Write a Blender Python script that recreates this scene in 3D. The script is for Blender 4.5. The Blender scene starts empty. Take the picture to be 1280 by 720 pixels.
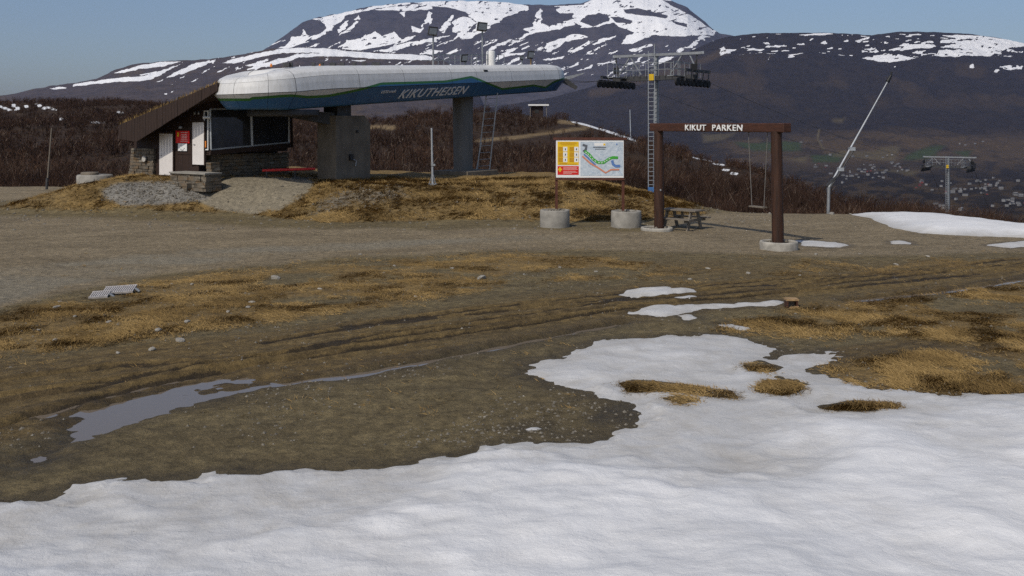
import bpy, math, random
import numpy as np
from mathutils import Vector, Matrix

random.seed(7)
rng = np.random.default_rng(11)
scene = bpy.context.scene
COL = scene.collection

# ------------------------------------------------------------------ camera, sky, sun, exposure
F = 1229.0          # focal length in pixels of a 1280-wide picture
HZ = 155.0          # picture row of the horizon
CH = 4.0            # camera height above the gravel yard
cam = bpy.data.cameras.new("camera")
cam.sensor_width = 36.0
cam.lens = F / 1280.0 * 36.0
cam.shift_y = -(360.0 - HZ) / 1280.0
cam.clip_start = 0.1
cam.clip_end = 40000.0
cam_o = bpy.data.objects.new("camera", cam)
COL.objects.link(cam_o)
cam_o.location = (0, 0, CH)
cam_o.rotation_euler = (math.radians(90), 0, 0)
scene.camera = cam_o

SUN_AZ = Vector((-0.54, -0.84)).normalized()     # horizontal direction towards the sun
SUN_EL = math.radians(47)
world = bpy.data.worlds.new("World")
scene.world = world
world.use_nodes = True
wn = world.node_tree
wn.nodes.clear()
sky = wn.nodes.new("ShaderNodeTexSky")
sky.sky_type = 'NISHITA'
sky.sun_disc = False
sky.sun_elevation = SUN_EL
sky.sun_rotation = math.atan2(SUN_AZ.x, SUN_AZ.y)
sky.altitude = 1000
sky.air_density = 1.0
sky.dust_density = 4.0
sky.ozone_density = 3.0
bg = wn.nodes.new("ShaderNodeBackground")
bg.inputs[1].default_value = 0.092
wo = wn.nodes.new("ShaderNodeOutputWorld")
wn.links.new(sky.outputs[0], bg.inputs[0])
wn.links.new(bg.outputs[0], wo.inputs[0])

sun = bpy.data.lights.new("sun", 'SUN')
sun.energy = 2.6
sun.angle = math.radians(0.53)
sun.color = (1.0, 0.93, 0.82)
sun_o = bpy.data.objects.new("sun", sun)
COL.objects.link(sun_o)
sd = Vector((SUN_AZ.x * math.cos(SUN_EL), SUN_AZ.y * math.cos(SUN_EL), math.sin(SUN_EL)))
sun_o.rotation_euler = sd.to_track_quat('Z', 'Y').to_euler()
sun_o.location = (-40, -30, 60)

vs = scene.view_settings
scene.display_settings.display_device = 'sRGB'
vs.view_transform = 'Standard'
vs.look = 'None'
vs.exposure = 0.05
vs.gamma = 1.0
vs.use_curve_mapping = False
scene.render.resolution_x, scene.render.resolution_y = 1024, 576
scene.cycles.max_bounces = 5
scene.cycles.diffuse_bounces = 2
scene.cycles.glossy_bounces = 2
scene.cycles.transmission_bounces = 3
scene.cycles.volume_bounces = 0
scene.cycles.transparent_max_bounces = 6
scene.cycles.use_denoising = False

# ------------------------------------------------------------------ numeric helpers
def P(u, v, Y):
    return Vector(((u - 640.0) / F * Y, Y, CH - (v - HZ) / F * Y))

def hit(u, v, p0, n):
    """point where the sight line of picture point (u, v) meets the plane (p0, n)"""
    o = Vector((0, 0, CH)); d = Vector(((u - 640.0) / F, 1.0, -(v - HZ) / F))
    p0 = Vector(p0); n = Vector(n)
    return o + d * ((p0 - o).dot(n) / d.dot(n))

def _hash(ix, iy, seed):
    h = (ix.astype(np.int64) * 374761393 + iy.astype(np.int64) * 668265263 + seed * 1442695041) & 0xffffffff
    h = ((h ^ (h >> 13)) * 1274126177) & 0xffffffff
    h = h ^ (h >> 16)
    return (h & 0xffffff) / float(0xffffff)

def vnoise(x, y, seed=0):
    x = np.asarray(x, float); y = np.asarray(y, float)
    ix = np.floor(x); iy = np.floor(y)
    fx = x - ix; fy = y - iy
    fx = fx * fx * (3 - 2 * fx); fy = fy * fy * (3 - 2 * fy)
    a = _hash(ix, iy, seed); b = _hash(ix + 1, iy, seed)
    c = _hash(ix, iy + 1, seed); d = _hash(ix + 1, iy + 1, seed)
    return (a + (b - a) * fx) * (1 - fy) + (c + (d - c) * fx) * fy

def fbm(x, y, seed=0, octv=4, gain=0.5):
    t = 0.0; a = 1.0; s = 0.0
    for i in range(octv):
        t = t + a * vnoise(np.asarray(x) * 2 ** i + 17.3 * i, np.asarray(y) * 2 ** i - 9.1 * i, seed + i)
        s += a; a *= gain
    return t / s          # 0..1, mean .5

def sstep(a, b, x):
    t = np.clip((x - a) / (b - a), 0, 1)
    return t * t * (3 - 2 * t)

def interp(x, pts):
    p = np.array(pts, float)
    return np.interp(x, p[:, 0], p[:, 1])

def poly_sd(px, py, poly):
    """signed distance to a polygon, positive inside"""
    poly = np.array(poly, float)
    px = np.asarray(px, float); py = np.asarray(py, float)
    dmin = np.full(px.shape, 1e18); inside = np.zeros(px.shape, bool)
    n = len(poly)
    for i in range(n):
        ax, ay = poly[i]; bx, by = poly[(i + 1) % n]
        ex, ey = bx - ax, by - ay
        wx, wy = px - ax, py - ay
        L = ex * ex + ey * ey + 1e-12
        t = np.clip((wx * ex + wy * ey) / L, 0, 1)
        d = (wx - ex * t) ** 2 + (wy - ey * t) ** 2
        dmin = np.minimum(dmin, d)
        if ay != by:
            c = (ay > py) != (by > py)
            inside ^= c & (px < (bx - ax) * (py - ay) / (by - ay) + ax)
    d = np.sqrt(dmin)
    return np.where(inside, d, -d)

def line_d(px, py, pts):
    """distance to a polyline"""
    d = np.full(np.shape(px), 1e18)
    for (ax, ay), (bx, by) in zip(pts[:-1], pts[1:]):
        ex, ey = bx - ax, by - ay
        wx, wy = px - ax, py - ay
        t = np.clip((wx * ex + wy * ey) / (ex * ex + ey * ey + 1e-12), 0, 1)
        d = np.minimum(d, (wx - ex * t) ** 2 + (wy - ey * t) ** 2)
    return np.sqrt(d)

def flat(pts):
    """picture points -> points on the level yard"""
    return [((u - 640.0) / F * (CH * F / (v - HZ)), CH * F / (v - HZ)) for u, v in pts]

# ------------------------------------------------------------------ scene helpers
def tag(o, label=None, cat=None, group=None, kind=None):
    if label: o["label"] = label
    if cat: o["category"] = cat
    if group: o["group"] = group
    if kind: o["kind"] = kind
    return o

def thing(name, loc, label, cat, group=None, kind=None):
    o = bpy.data.objects.new(name, None)
    o.empty_display_size = 0.2
    COL.objects.link(o)
    o.location = loc
    return tag(o, label, cat, group, kind)

def wloc(o):
    v = Vector((0, 0, 0))
    while o is not None:
        v += o.location
        o = o.parent
    return v

class MB:
    """collects shapes (world coordinates) and links them as one mesh object"""
    def __init__(s):
        s.v = []; s.f = []; s.sm = []
    def add(s, verts, faces, smooth=False):
        k = len(s.v)
        s.v += [tuple(p) for p in verts]
        s.f += [tuple(i + k for i in f) for f in faces]
        s.sm += [smooth] * len(faces)
        return s
    def box(s, c, size, ax=None):
        c = Vector(c); h = [d / 2 for d in size]
        X, Y, Z = ax if ax else (Vector((1, 0, 0)), Vector((0, 1, 0)), Vector((0, 0, 1)))
        vs_ = [c + X * (i * h[0]) + Y * (j * h[1]) + Z * (k * h[2]) for i in (-1, 1) for j in (-1, 1) for k in (-1, 1)]
        return s.add(vs_, [(0, 1, 3, 2), (4, 6, 7, 5), (0, 4, 5, 1), (2, 3, 7, 6), (0, 2, 6, 4), (1, 5, 7, 3)])
    def bar(s, p, q, w, h=None, up=Vector((0, 0, 1))):
        p = Vector(p); q = Vector(q); h = h or w
        d = (q - p); L = d.length; d.normalize()
        if abs(d.dot(up)) > 0.98: up = Vector((0, 1, 0))
        x = d.cross(up).normalized(); z = x.cross(d).normalized()
        return s.box((p + q) / 2, (L, w, h), (d, x, z))
    def tube(s, p, q, r, r2=None, n=10, cap=True):
        p = Vector(p); q = Vector(q); r2 = r if r2 is None else r2
        d = (q - p).normalized()
        up = Vector((0, 0, 1)) if abs(d.z) < 0.9 else Vector((1, 0, 0))
        x = d.cross(up).normalized(); y = d.cross(x).normalized()
        vs_ = []
        for c, rr in ((p, r), (q, r2)):
            for i in range(n):
                a = 2 * math.pi * i / n
                vs_.append(c + x * (rr * math.cos(a)) + y * (rr * math.sin(a)))
        s.add(vs_, [(i, (i + 1) % n, n + (i + 1) % n, n + i) for i in range(n)], True)
        if cap:
            k = len(s.v)
            s.v += [tuple(v) for v in vs_]
            s.f += [tuple(k + i for i in range(n))[::-1], tuple(k + n + i for i in range(n))]
            s.sm += [False, False]
        return s
    def path(s, pts, r, n=8):
        for a, b in zip(pts[:-1], pts[1:]):
            s.tube(a, b, r, n=n)
        return s
    def lathe(s, c, prof, n=28, smooth=True, jit=0.0):
        c = Vector(c); vs_ = []; fs = []
        for k, (r, z) in enumerate(prof):
            for i in range(n):
                a = 2 * math.pi * i / n
                rr = r * (1 + jit * (random.random() - .5))
                vs_.append(c + Vector((rr * math.cos(a), rr * math.sin(a), z)))
        for k in range(len(prof) - 1):
            for i in range(n):
                fs.append((k * n + i, k * n + (i + 1) % n, (k + 1) * n + (i + 1) % n, (k + 1) * n + i))
        return s.add(vs_, fs, smooth)
    def prism(s, poly, d):
        """polygon (list of points) pushed along d"""
        d = Vector(d); n = len(poly)
        vs_ = [Vector(p) for p in poly] + [Vector(p) + d for p in poly]
        fs = [tuple(range(n)), tuple(range(2 * n - 1, n - 1, -1))]
        fs += [(i, n + i, n + (i + 1) % n, (i + 1) % n) for i in range(n)]
        return s.add(vs_, fs)
    def build(s, name, m, parent=None, bevel=0.0):
        o0 = wloc(parent) if parent else Vector((0, 0, 0))
        me = bpy.data.meshes.new(name)
        me.from_pydata([(v[0] - o0.x, v[1] - o0.y, v[2] - o0.z) for v in s.v], [], s.f)
        me.polygons.foreach_set("use_smooth", s.sm)
        import bmesh
        bm = bmesh.new(); bm.from_mesh(me)
        bmesh.ops.recalc_face_normals(bm, faces=bm.faces)
        bm.to_mesh(me); bm.free()
        me.materials.append(MATS[m] if isinstance(m, str) else m)
        o = bpy.data.objects.new(name, me)
        COL.objects.link(o)
        if parent: o.parent = parent
        if bevel:
            b = o.modifiers.new("bevel", 'BEVEL'); b.width = bevel; b.segments = 2; b.limit_method = 'ANGLE'
        return o

def np_mesh(name, verts, faces, m, smooth=True, attrs=None, parent=None):
    me = bpy.data.meshes.new(name)
    verts = np.ascontiguousarray(verts, np.float32); faces = np.ascontiguousarray(faces, np.int32)
    n = faces.shape[1]
    me.vertices.add(len(verts)); me.vertices.foreach_set("co", verts.ravel())
    me.loops.add(faces.size); me.loops.foreach_set("vertex_index", faces.ravel())
    me.polygons.add(len(faces))
    me.polygons.foreach_set("loop_start", np.arange(0, faces.size, n, dtype=np.int32))
    me.polygons.foreach_set("loop_total", np.full(len(faces), n, np.int32))
    me.polygons.foreach_set("use_smooth", np.full(len(faces), smooth))
    me.update(calc_edges=True)
    for k, a in (attrs or {}).items():
        at = me.attributes.new(k, 'FLOAT', 'POINT')
        at.data.foreach_set("value", np.ascontiguousarray(a, np.float32).ravel())
    me.materials.append(MATS[m])
    o = bpy.data.objects.new(name, me)
    COL.objects.link(o)
    if parent: o.parent = parent
    return o

def grid_faces(nr, nc):
    i = np.arange(nr - 1)[:, None] * nc + np.arange(nc - 1)[None, :]
    return np.stack([i, i + 1, i + nc + 1, i + nc], -1).reshape(-1, 4)

def text_mesh(name, body, m, parent, origin, ax, size, depth, shear=0.0, spacing=1.0, width=None):
    """flat lettering: origin = left end of the base line, ax = (right, up) unit vectors"""
    cu = bpy.data.curves.new(name + "_font", 'FONT')
    cu.body = body; cu.size = size; cu.shear = shear; cu.space_character = spacing
    cu.extrude = depth / 2; cu.resolution_u = 3; cu.offset = 0.012 * size
    t = bpy.data.objects.new(name + "_tmp", cu)
    COL.objects.link(t)
    dg = bpy.context.evaluated_depsgraph_get()
    me = bpy.data.meshes.new_from_object(t.evaluated_get(dg))
    bpy.data.objects.remove(t); bpy.data.curves.remove(cu)
    X, Z = Vector(ax[0]).normalized(), Vector(ax[1]).normalized()
    N = X.cross(Z)
    xs = [v.co.x for v in me.vertices]
    k = (width / (max(xs) - min(xs))) if width else 1.0
    x0 = min(xs)
    o0 = wloc(parent)
    for v in me.vertices:
        c = v.co.copy()
        v.co = Vector(origin) + X * ((c.x - x0) * k) + Z * c.y + N * c.z - o0
    me.materials.clear(); me.materials.append(MATS[m])
    me.name = name
    o = bpy.data.objects.new(name, me)
    COL.objects.link(o); o.parent = parent
    return o

# ------------------------------------------------------------------ materials
MATS = {}
class NT:
    def __init__(s, name):
        s.m = bpy.data.materials.new(name); s.m.use_nodes = True
        s.t = s.m.node_tree; s.t.nodes.clear()
        s.out = s.n("ShaderNodeOutputMaterial")
        s.b = s.n("ShaderNodeBsdfPrincipled")
        s.l(s.b.outputs[0], s.out.inputs[0])
        MATS[name] = s.m
        s.pos = s.n("ShaderNodeNewGeometry").outputs["Position"]
    def n(s, t): return s.t.nodes.new(t)
    def l(s, a, b): s.t.links.new(a, b)
    def noise(s, scale, detail=4, rough=0.55, vec=None, dist=0.0):
        k = s.n("ShaderNodeTexNoise")
        k.inputs["Scale"].default_value = scale; k.inputs["Detail"].default_value = detail
        k.inputs["Roughness"].default_value = rough; k.inputs["Distortion"].default_value = dist
        s.l(vec if vec is not None else s.pos, k.inputs["Vector"])
        return k.outputs[0]
    def mapping(s, scale, rot=(0, 0, 0)):
        k = s.n("ShaderNodeMapping"); k.inputs["Scale"].default_value = scale; k.inputs["Rotation"].default_value = rot
        s.l(s.pos, k.inputs[0]); return k.outputs[0]
    def along(s, ang, lx, ly):
        """coordinates stretched lx times along direction ang, ly across"""
        k = s.n("ShaderNodeMapping"); k.vector_type = 'TEXTURE'
        k.inputs["Rotation"].default_value = (0, 0, ang); k.inputs["Scale"].default_value = (lx, ly, 1)
        s.l(s.pos, k.inputs[0]); return k.outputs[0]
    def attr(s, name):
        k = s.n("ShaderNodeAttribute"); k.attribute_name = name; return k.outputs["Fac"]
    def ramp(s, fac, stops, interp='LINEAR'):
        k = s.n("ShaderNodeValToRGB"); e = k.color_ramp.elements; k.color_ramp.interpolation = interp
        while len(e) > 1: e.remove(e[-1])
        for i, (p, c) in enumerate(stops):
            el = e[0] if i == 0 else e.new(p)
            el.position = p; el.color = (c[0], c[1], c[2], 1) if not isinstance(c, float) else (c, c, c, 1)
        s.l(fac, k.inputs[0]); return k.outputs[0]
    def mix(s, fac, a, b, mode='MIX'):
        k = s.n("ShaderNodeMix"); k.data_type = 'RGBA'; k.blend_type = mode
        for sock, val in ((k.inputs[0], fac), (k.inputs[6], a), (k.inputs[7], b)):
            if hasattr(val, "links"): s.l(val, sock)
            elif isinstance(val, (int, float)): sock.default_value = val
            else: sock.default_value = (*val[:3], 1)
        return k.outputs[2]
    def math(s, op, a, b=0.0, clamp=False):
        k = s.n("ShaderNodeMath"); k.operation = op; k.use_clamp = clamp
        for i, v in enumerate((a, b)):
            if hasattr(v, "links"): s.l(v, k.inputs[i])
            else: k.inputs[i].default_value = v
        return k.outputs[0]
    def bump(s, h, strength, dist, prev=None):
        k = s.n("ShaderNodeBump"); k.inputs["Strength"].default_value = strength; k.inputs["Distance"].default_value = dist
        s.l(h, k.inputs["Height"])
        if prev is not None: s.l(prev, k.inputs["Normal"])
        return k.outputs[0]
    def set(s, color=None, rough=None, normal=None, metal=None, spec=None):
        for nm, v in (("Base Color", color), ("Roughness", rough), ("Normal", normal), ("Metallic", metal), ("Specular IOR Level", spec)):
            if v is None: continue
            if hasattr(v, "links"): s.l(v, s.b.inputs[nm])
            elif isinstance(v, (int, float)): s.b.inputs[nm].default_value = v
            else: s.b.inputs[nm].default_value = (*v, 1)
        return s

def simple(name, c, rough=0.7, var=0.25, scale=6.0, bump=0.0, bscale=40.0, bdist=0.01, metal=0.0, spec=0.4, c2=None, stretch=None):
    t = NT(name)
    vec = t.mapping(stretch) if stretch else t.pos
    lo = tuple(x * (1 - var) for x in c); hi = tuple(min(1, x * (1 + var)) for x in c) if c2 is None else c2
    col = t.ramp(t.noise(scale, 5, 0.6, vec), [(0.3, lo), (0.7, hi)])
    nrm = t.bump(t.noise(bscale, 4, 0.6, vec), bump, bdist) if bump else None
    t.set(col, rough, nrm, metal, spec)
    return t

simple("wood_dark", (0.028, 0.014, 0.009), 0.75, 0.35, 3, 0.3, 25, 0.01, stretch=(6, 6, 0.6))
simple("wood_fascia", (0.030, 0.0165, 0.0115), 0.8, 0.35, 3, 0.3, 25, 0.01, stretch=(6, 6, 0.6))
simple("wood_log", (0.042, 0.017, 0.0085), 0.65, 0.5, 2.5, 0.5, 18, 0.015, stretch=(5, 5, 0.5))
simple("wood_beam", (0.060, 0.023, 0.0125), 0.65, 0.35, 2.5, 0.4, 18, 0.01, stretch=(1.0, 1.0, 6))
simple("wood_grey", (0.17, 0.145, 0.115), 0.85, 0.3, 5, 0.4, 25, 0.01, stretch=(1.5, 6, 6))
simple("wood_pale", (0.32, 0.21, 0.105), 0.85, 0.35, 12, 0.4, 40, 0.01)
simple("wood_red", (0.085, 0.028, 0.016), 0.7, 0.3, 6)
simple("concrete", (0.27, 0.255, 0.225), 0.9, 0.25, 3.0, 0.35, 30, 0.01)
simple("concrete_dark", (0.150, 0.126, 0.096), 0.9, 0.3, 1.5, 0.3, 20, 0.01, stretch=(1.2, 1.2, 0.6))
simple("concrete_pale", (0.33, 0.31, 0.27), 0.9, 0.3, 4.0, 0.4, 30, 0.01)
simple("steel", (0.30, 0.31, 0.32), 0.5, 0.2, 5, metal=0.55)
simple("steel_pale", (0.36, 0.38, 0.40), 0.55, 0.15, 5, metal=0.4)
simple("steel_dark", (0.06, 0.06, 0.062), 0.6, 0.3, 5, metal=0.3)
simple("column_paint", (0.13, 0.122, 0.11), 0.6, 0.2, 2, stretch=(2, 2, .3))
simple("rubber", (0.016, 0.016, 0.017), 0.75, 0.3, 8)
simple("black_paint", (0.012, 0.012, 0.013), 0.5, 0.2, 8)
simple("lamp_glass", (0.10, 0.11, 0.12), 0.15, 0.2, 8, spec=0.6)
simple("white_paint", (0.74, 0.73, 0.70), 0.5, 0.05, 3)
simple("door_white", (0.72, 0.68, 0.65), 0.55, 0.06, 3)
simple("red_paint", (0.50, 0.022, 0.022), 0.5, 0.2, 3)
simple("orange_paint", (0.70, 0.22, 0.03), 0.5, 0.1, 3)
simple("yellow_paint", (0.72, 0.47, 0.02), 0.5, 0.1, 3)
simple("blue_paint", (0.06, 0.16, 0.36), 0.5, 0.15, 3)
simple("sign_white", (0.78, 0.78, 0.77), 0.4, 0.03, 3)
simple("sign_yellow", (0.78, 0.50, 0.012), 0.4, 0.05, 3)
simple("sign_ochre", (0.52, 0.27, 0.008), 0.4, 0.15, 30)
simple("sign_red", (0.62, 0.016, 0.014), 0.4, 0.05, 3)
simple("sign_text", (0.28, 0.20, 0.09), 0.5, 0.1, 3)
simple("sign_pink", (0.75, 0.42, 0.38), 0.5, 0.1, 3)
simple("sign_ink", (0.10, 0.11, 0.13), 0.5, 0.2, 20)
simple("map_blue", (0.47, 0.56, 0.65), 0.4, 0.18, 9, c2=(0.62, 0.68, 0.73))
simple("map_shade", (0.40, 0.50, 0.62), 0.4, 0.15, 9)
simple("map_green", (0.05, 0.36, 0.035), 0.4, 0.1, 9)
simple("map_piste_blue", (0.10, 0.20, 0.45), 0.4, 0.1, 9)
simple("map_orange", (0.62, 0.24, 0.14), 0.4, 0.1, 9)
simple("letter_white", (0.80, 0.80, 0.78), 0.5, 0.03, 3)
simple("letter_grey", (0.74, 0.75, 0.76), 0.5, 0.05, 3)
simple("rope", (0.16, 0.15, 0.14), 0.8, 0.2, 10)
simple("grate_steel", (0.50, 0.47, 0.45), 0.55, 0.2, 10, metal=0.25)
simple("soil_dark", (0.07, 0.055, 0.04), 0.95, 0.3, 5)
simple("room_dark", (0.03, 0.03, 0.033), 0.8, 0.2, 3)
simple("room_pale", (0.12, 0.11, 0.10), 0.8, 0.3, 3)
simple("turf", (0.14, 0.105, 0.035), 0.95, 0.45, 9, 0.5, 20, 0.03)
simple("stone_far", (0.42, 0.40, 0.36), 0.9, 0.2, 3)

t = NT("window_glass")
t.set(t.ramp(t.noise(1.5, 3), [(0.35, (0.020, 0.022, 0.026)), (0.7, (0.040, 0.042, 0.047))]), 0.06, t.bump(t.noise(0.8, 2), 0.02, 0.05), 0.0, 0.6)

# rubble stone: grey-brown with rust tones, differing from stone to stone
t = NT("rubble")
vor = t.n("ShaderNodeTexVoronoi"); vor.inputs["Scale"].default_value = 3.2; t.l(t.mapping((1, 1, 2.6)), vor.inputs["Vector"])
col = t.ramp(vor.outputs["Color"], [(0.1, (0.10, 0.085, 0.065)), (0.45, (0.19, 0.165, 0.13)), (0.7, (0.17, 0.115, 0.065)), (0.95, (0.27, 0.25, 0.21))])
col = t.mix(0.5, col, t.ramp(t.noise(14, 5), [(0.25, (0.35, 0.33, 0.3)), (0.75, (1, 1, 1))]), 'MULTIPLY')
t.set(col, 0.92, t.bump(t.noise(22, 5), 0.5, 0.02), 0, 0.3)

# loose stones
t = NT("gravel_stone")
col = t.ramp(t.attr("var"), [(0.0, (0.085, 0.075, 0.060)), (0.6, (0.165, 0.147, 0.118)), (0.93, (0.205, 0.185, 0.150)), (1.0, (0.28, 0.26, 0.22))])
t.set(col, 0.9, None, 0, 0.3)
simple("boulder", (0.27, 0.25, 0.215), 0.9, 0.35, 7, 0.5, 25, 0.02)

# dead grass blades
t = NT("grass_blade")
col = t.ramp(t.attr("var"), [(0.0, (0.105, 0.066, 0.024)), (0.5, (0.255, 0.165, 0.058)), (1.0, (0.43, 0.295, 0.125))])
t.set(col, 0.85, None, 0, 0.2)

# bare birch scrub
t = NT("scrub_twig")
col = t.ramp(t.attr("var"), [(0.0, (0.023, 0.0125, 0.0088)), (0.5, (0.049, 0.0265, 0.0178)), (0.85, (0.088, 0.048, 0.028)), (1.0, (0.16, 0.12, 0.09))])
t.set(col, 0.9, None, 0, 0.15)

# snow
t = NT("snow")
big = t.noise(0.55, 6, 0.62, None, 0.3); fine = t.noise(1.7, 7, 0.62, None, 0.5); grain = t.noise(38, 4, 0.7)
thin = t.attr("dirt")
c = t.mix(t.ramp(big, [(0.35, 0.0), (0.65, 1.0)]), (0.63, 0.635, 0.64), (0.74, 0.74, 0.74))
c = t.mix(thin, c, t.ramp(big, [(0.3, (0.40, 0.395, 0.385)), (0.7, (0.53, 0.53, 0.525))]))
crust = t.ramp(t.noise(1.1, 8, 0.72, None, 0.8), [(0.42, 0.0), (0.72, 0.8)])
c = t.mix(t.math('MULTIPLY', crust, t.math('ADD', t.math('MULTIPLY', thin, 0.8), 0.20)), c, (0.36, 0.33, 0.28))
grit = t.ramp(t.noise(24, 5, 0.75), [(0.60, 0.0), (0.68, 0.55)])
c = t.mix(t.math('MULTIPLY', grit, t.math('ADD', t.math('MULTIPLY', thin, 0.7), 0.12)), c, (0.12, 0.10, 0.075))
n1 = t.bump(fine, 0.30, 0.12); n1 = t.bump(t.noise(8, 5, 0.7, None, 0.5), 0.45, 0.03, n1); n2 = t.bump(grain, 0.4, 0.012, n1)
t.set(c, 0.7, n2, 0, 0.2)

# still water in the ruts
t = NT("puddle_water")
t.set((0.165, 0.135, 0.105), 0.03, t.bump(t.noise(3.0, 2, 0.5), 0.02, 0.02), 0, 0.5)

# yard ground: kinds of soil chosen by stored masks
t = NT("ground_soil")
n_big = t.noise(0.5, 5, 0.6); n_mid = t.noise(3.2, 6, 0.65); n_fin = t.noise(22, 5, 0.7); n_grit = t.noise(75, 3, 0.7)
base = t.ramp(n_mid, [(0.25, (0.102, 0.079, 0.039)), (0.75, (0.226, 0.177, 0.092))])
road = t.ramp(n_mid, [(0.2, (0.190, 0.150, 0.092)), (0.8, (0.330, 0.265, 0.172))])
road = t.mix(t.ramp(n_big, [(0.4, 0.0), (0.7, 0.45)]), road, (0.125, 0.098, 0.060))
n_str = t.noise(1.0, 6, 0.65, t.along(math.radians(16), 3.2, 0.9))
road = t.mix(t.ramp(n_str, [(0.34, 0.55), (0.60, 0.0)]), road, (0.125, 0.097, 0.058))
base = t.mix(t.ramp(n_str, [(0.40, 0.55), (0.60, 0.0)]), base, (0.095, 0.073, 0.040))
apron = t.ramp(n_mid, [(0.2, (0.18, 0.155, 0.110)), (0.8, (0.27, 0.235, 0.172))])
n_mat = t.noise(0.9, 6, 0.62, None, 0.8)
grass = t.ramp(n_fin, [(0.25, (0.150, 0.096, 0.033)), (0.5, (0.255, 0.166, 0.058)), (0.8, (0.380, 0.255, 0.098))])
grass = t.mix(t.ramp(n_mat, [(0.36, 0.7), (0.64, 0.0)]), grass, t.ramp(n_fin, [(0.3, (0.085, 0.055, 0.022)), (0.7, (0.180, 0.120, 0.050))]))
mud = t.ramp(n_mid, [(0.25, (0.108, 0.071, 0.025)), (0.75, (0.255, 0.175, 0.068))])
n_trk = t.noise(1.0, 6, 0.68, t.along(math.radians(33), 3.0, 0.20))
mud = t.mix(t.ramp(n_trk, [(0.40, 0.8), (0.54, 0.0)]), mud, t.ramp(n_fin, [(0.3, (0.050, 0.034, 0.015)), (0.7, (0.125, 0.086, 0.040))]))
rub = t.ramp(n_fin, [(0.25, (0.10, 0.095, 0.085)), (0.75, (0.30, 0.285, 0.255))])
def edge(a, w=0.35):
    """turns a stored mask into an uneven edge"""
    k = t.math('ADD', t.attr(a), t.math('MULTIPLY', t.math('SUBTRACT', n_fin, 0.5), w * 2))
    return t.ramp(k, [(0.25, 0.0), (0.75, 1.0)])
c = t.mix(edge("road", .25), base, road)
c = t.mix(edge("apron", .2), c, apron)
c = t.mix(t.math('MULTIPLY', edge("mud", .3), 0.9), c, mud)
c = t.mix(t.math('MULTIPLY', t.ramp(t.math('ADD', t.attr("rut"), t.math('MULTIPLY', t.math('SUBTRACT', n_fin, 0.5), 0.9)), [(0.42, 0.0), (0.60, 1.0)]), 0.85), c, (0.034, 0.024, 0.013))
c = t.mix(edge("rubble"), c, rub)
c = t.mix(t.math('MULTIPLY', edge("grass", .5), 0.82), c, grass)
c = t.mix(edge("heath", .2), c, t.ramp(n_mid, [(0.3, (0.032, 0.021, 0.015)), (0.7, (0.075, 0.050, 0.032))]))
speck = t.ramp(n_grit, [(0.62, (1, 1, 1)), (0.72, (1.6, 1.55, 1.45))])
c = t.mix(0.6, c, speck, 'MULTIPLY')
clod = t.ramp(t.noise(5.0, 8, 0.85), [(0.33, (0.35, 0.34, 0.33)), (0.5, (1.0, 1.0, 1.0)), (0.67, (1.7, 1.66, 1.58))])
c = t.mix(0.85, c, clod, 'MULTIPLY')
c = t.mix(t.math('MULTIPLY', t.attr("wet"), 0.6), c, (0.030, 0.022, 0.012))
rg = t.math('SUBTRACT', 0.95, t.math('MULTIPLY', t.attr("wet"), 0.4))
n1 = t.bump(n_mid, 0.6, 0.10); n2 = t.bump(n_fin, 0.9, 0.045, n1); n3 = t.bump(n_grit, 0.8, 0.014, n2)
t.set(c, rg, n3, 0, 0.25)

# scrub hillside soil
t = NT("hill_soil")
a = t.noise(0.12, 6, 0.7); b = t.noise(0.9, 6, 0.75)
c = t.ramp(b, [(0.25, (0.022, 0.0145, 0.011)), (0.75, (0.062, 0.040, 0.027))])
c = t.mix(t.ramp(a, [(0.5, 0.0), (0.75, 0.55)]), c, (0.085, 0.055, 0.026))
c = t.mix(t.attr("path"), c, t.ramp(b, [(0.3, (0.14, 0.095, 0.05)), (0.7, (0.26, 0.19, 0.105))]))
sn = t.ramp(t.math('ADD', t.attr("snow"), t.math('MULTIPLY', t.math('SUBTRACT', b, 0.5), 0.5)), [(0.48, 0.0), (0.56, 1.0)])
c = t.mix(sn, c, (0.78, 0.79, 0.80))
t.set(c, 0.95, t.bump(b, 0.8, 0.6), 0, 0.15)

def far_mat(name, rock_lo, rock_hi, tint, scale, snow_w, bump):
    t = NT(name)
    n1 = t.noise(0.006 * scale, 7, 0.68); n2 = t.noise(0.03 * scale, 5, 0.7)
    c = t.ramp(n1, [(0.3, rock_lo), (0.7, rock_hi)])
    c = t.mix(t.ramp(n2, [(0.45, 0.0), (0.75, 0.6)]), c, tint)
    c = t.mix(t.attr("brown"), c, t.ramp(n2, [(0.3, (0.050, 0.035, 0.018)), (0.7, (0.13, 0.085, 0.038))]))
    c = t.mix(t.attr("green"), c, t.ramp(n2, [(0.3, (0.032, 0.052, 0.014)), (0.7, (0.065, 0.088, 0.024))]))
    c = t.mix(t.attr("tan"), c, t.ramp(n2, [(0.3, (0.085, 0.068, 0.032)), (0.7, (0.16, 0.125, 0.06))]))
    k = t.math('ADD', t.attr("snow"), t.math('MULTIPLY', t.math('SUBTRACT', n2, 0.5), snow_w))
    c = t.mix(t.ramp(k, [(0.46, 0.0), (0.54, 1.0)]), c, (0.90, 0.90, 0.90))
    t.set(c, 0.95, t.bump(n1, bump, 60.0), 0, 0.1)
far_mat("mountain_rock", (0.032, 0.031, 0.036), (0.078, 0.070, 0.074), (0.098, 0.080, 0.076), 0.8, 0.5, 0.7)
far_mat("ridge_rock", (0.038, 0.031, 0.030), (0.085, 0.066, 0.058), (0.10, 0.075, 0.058), 1.0, 0.5, 0.6)
far_mat("valley_forest", (0.009, 0.0070, 0.0055), (0.032, 0.024, 0.0165), (0.050, 0.037, 0.021), 2.2, 0.5, 0.8)

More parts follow.
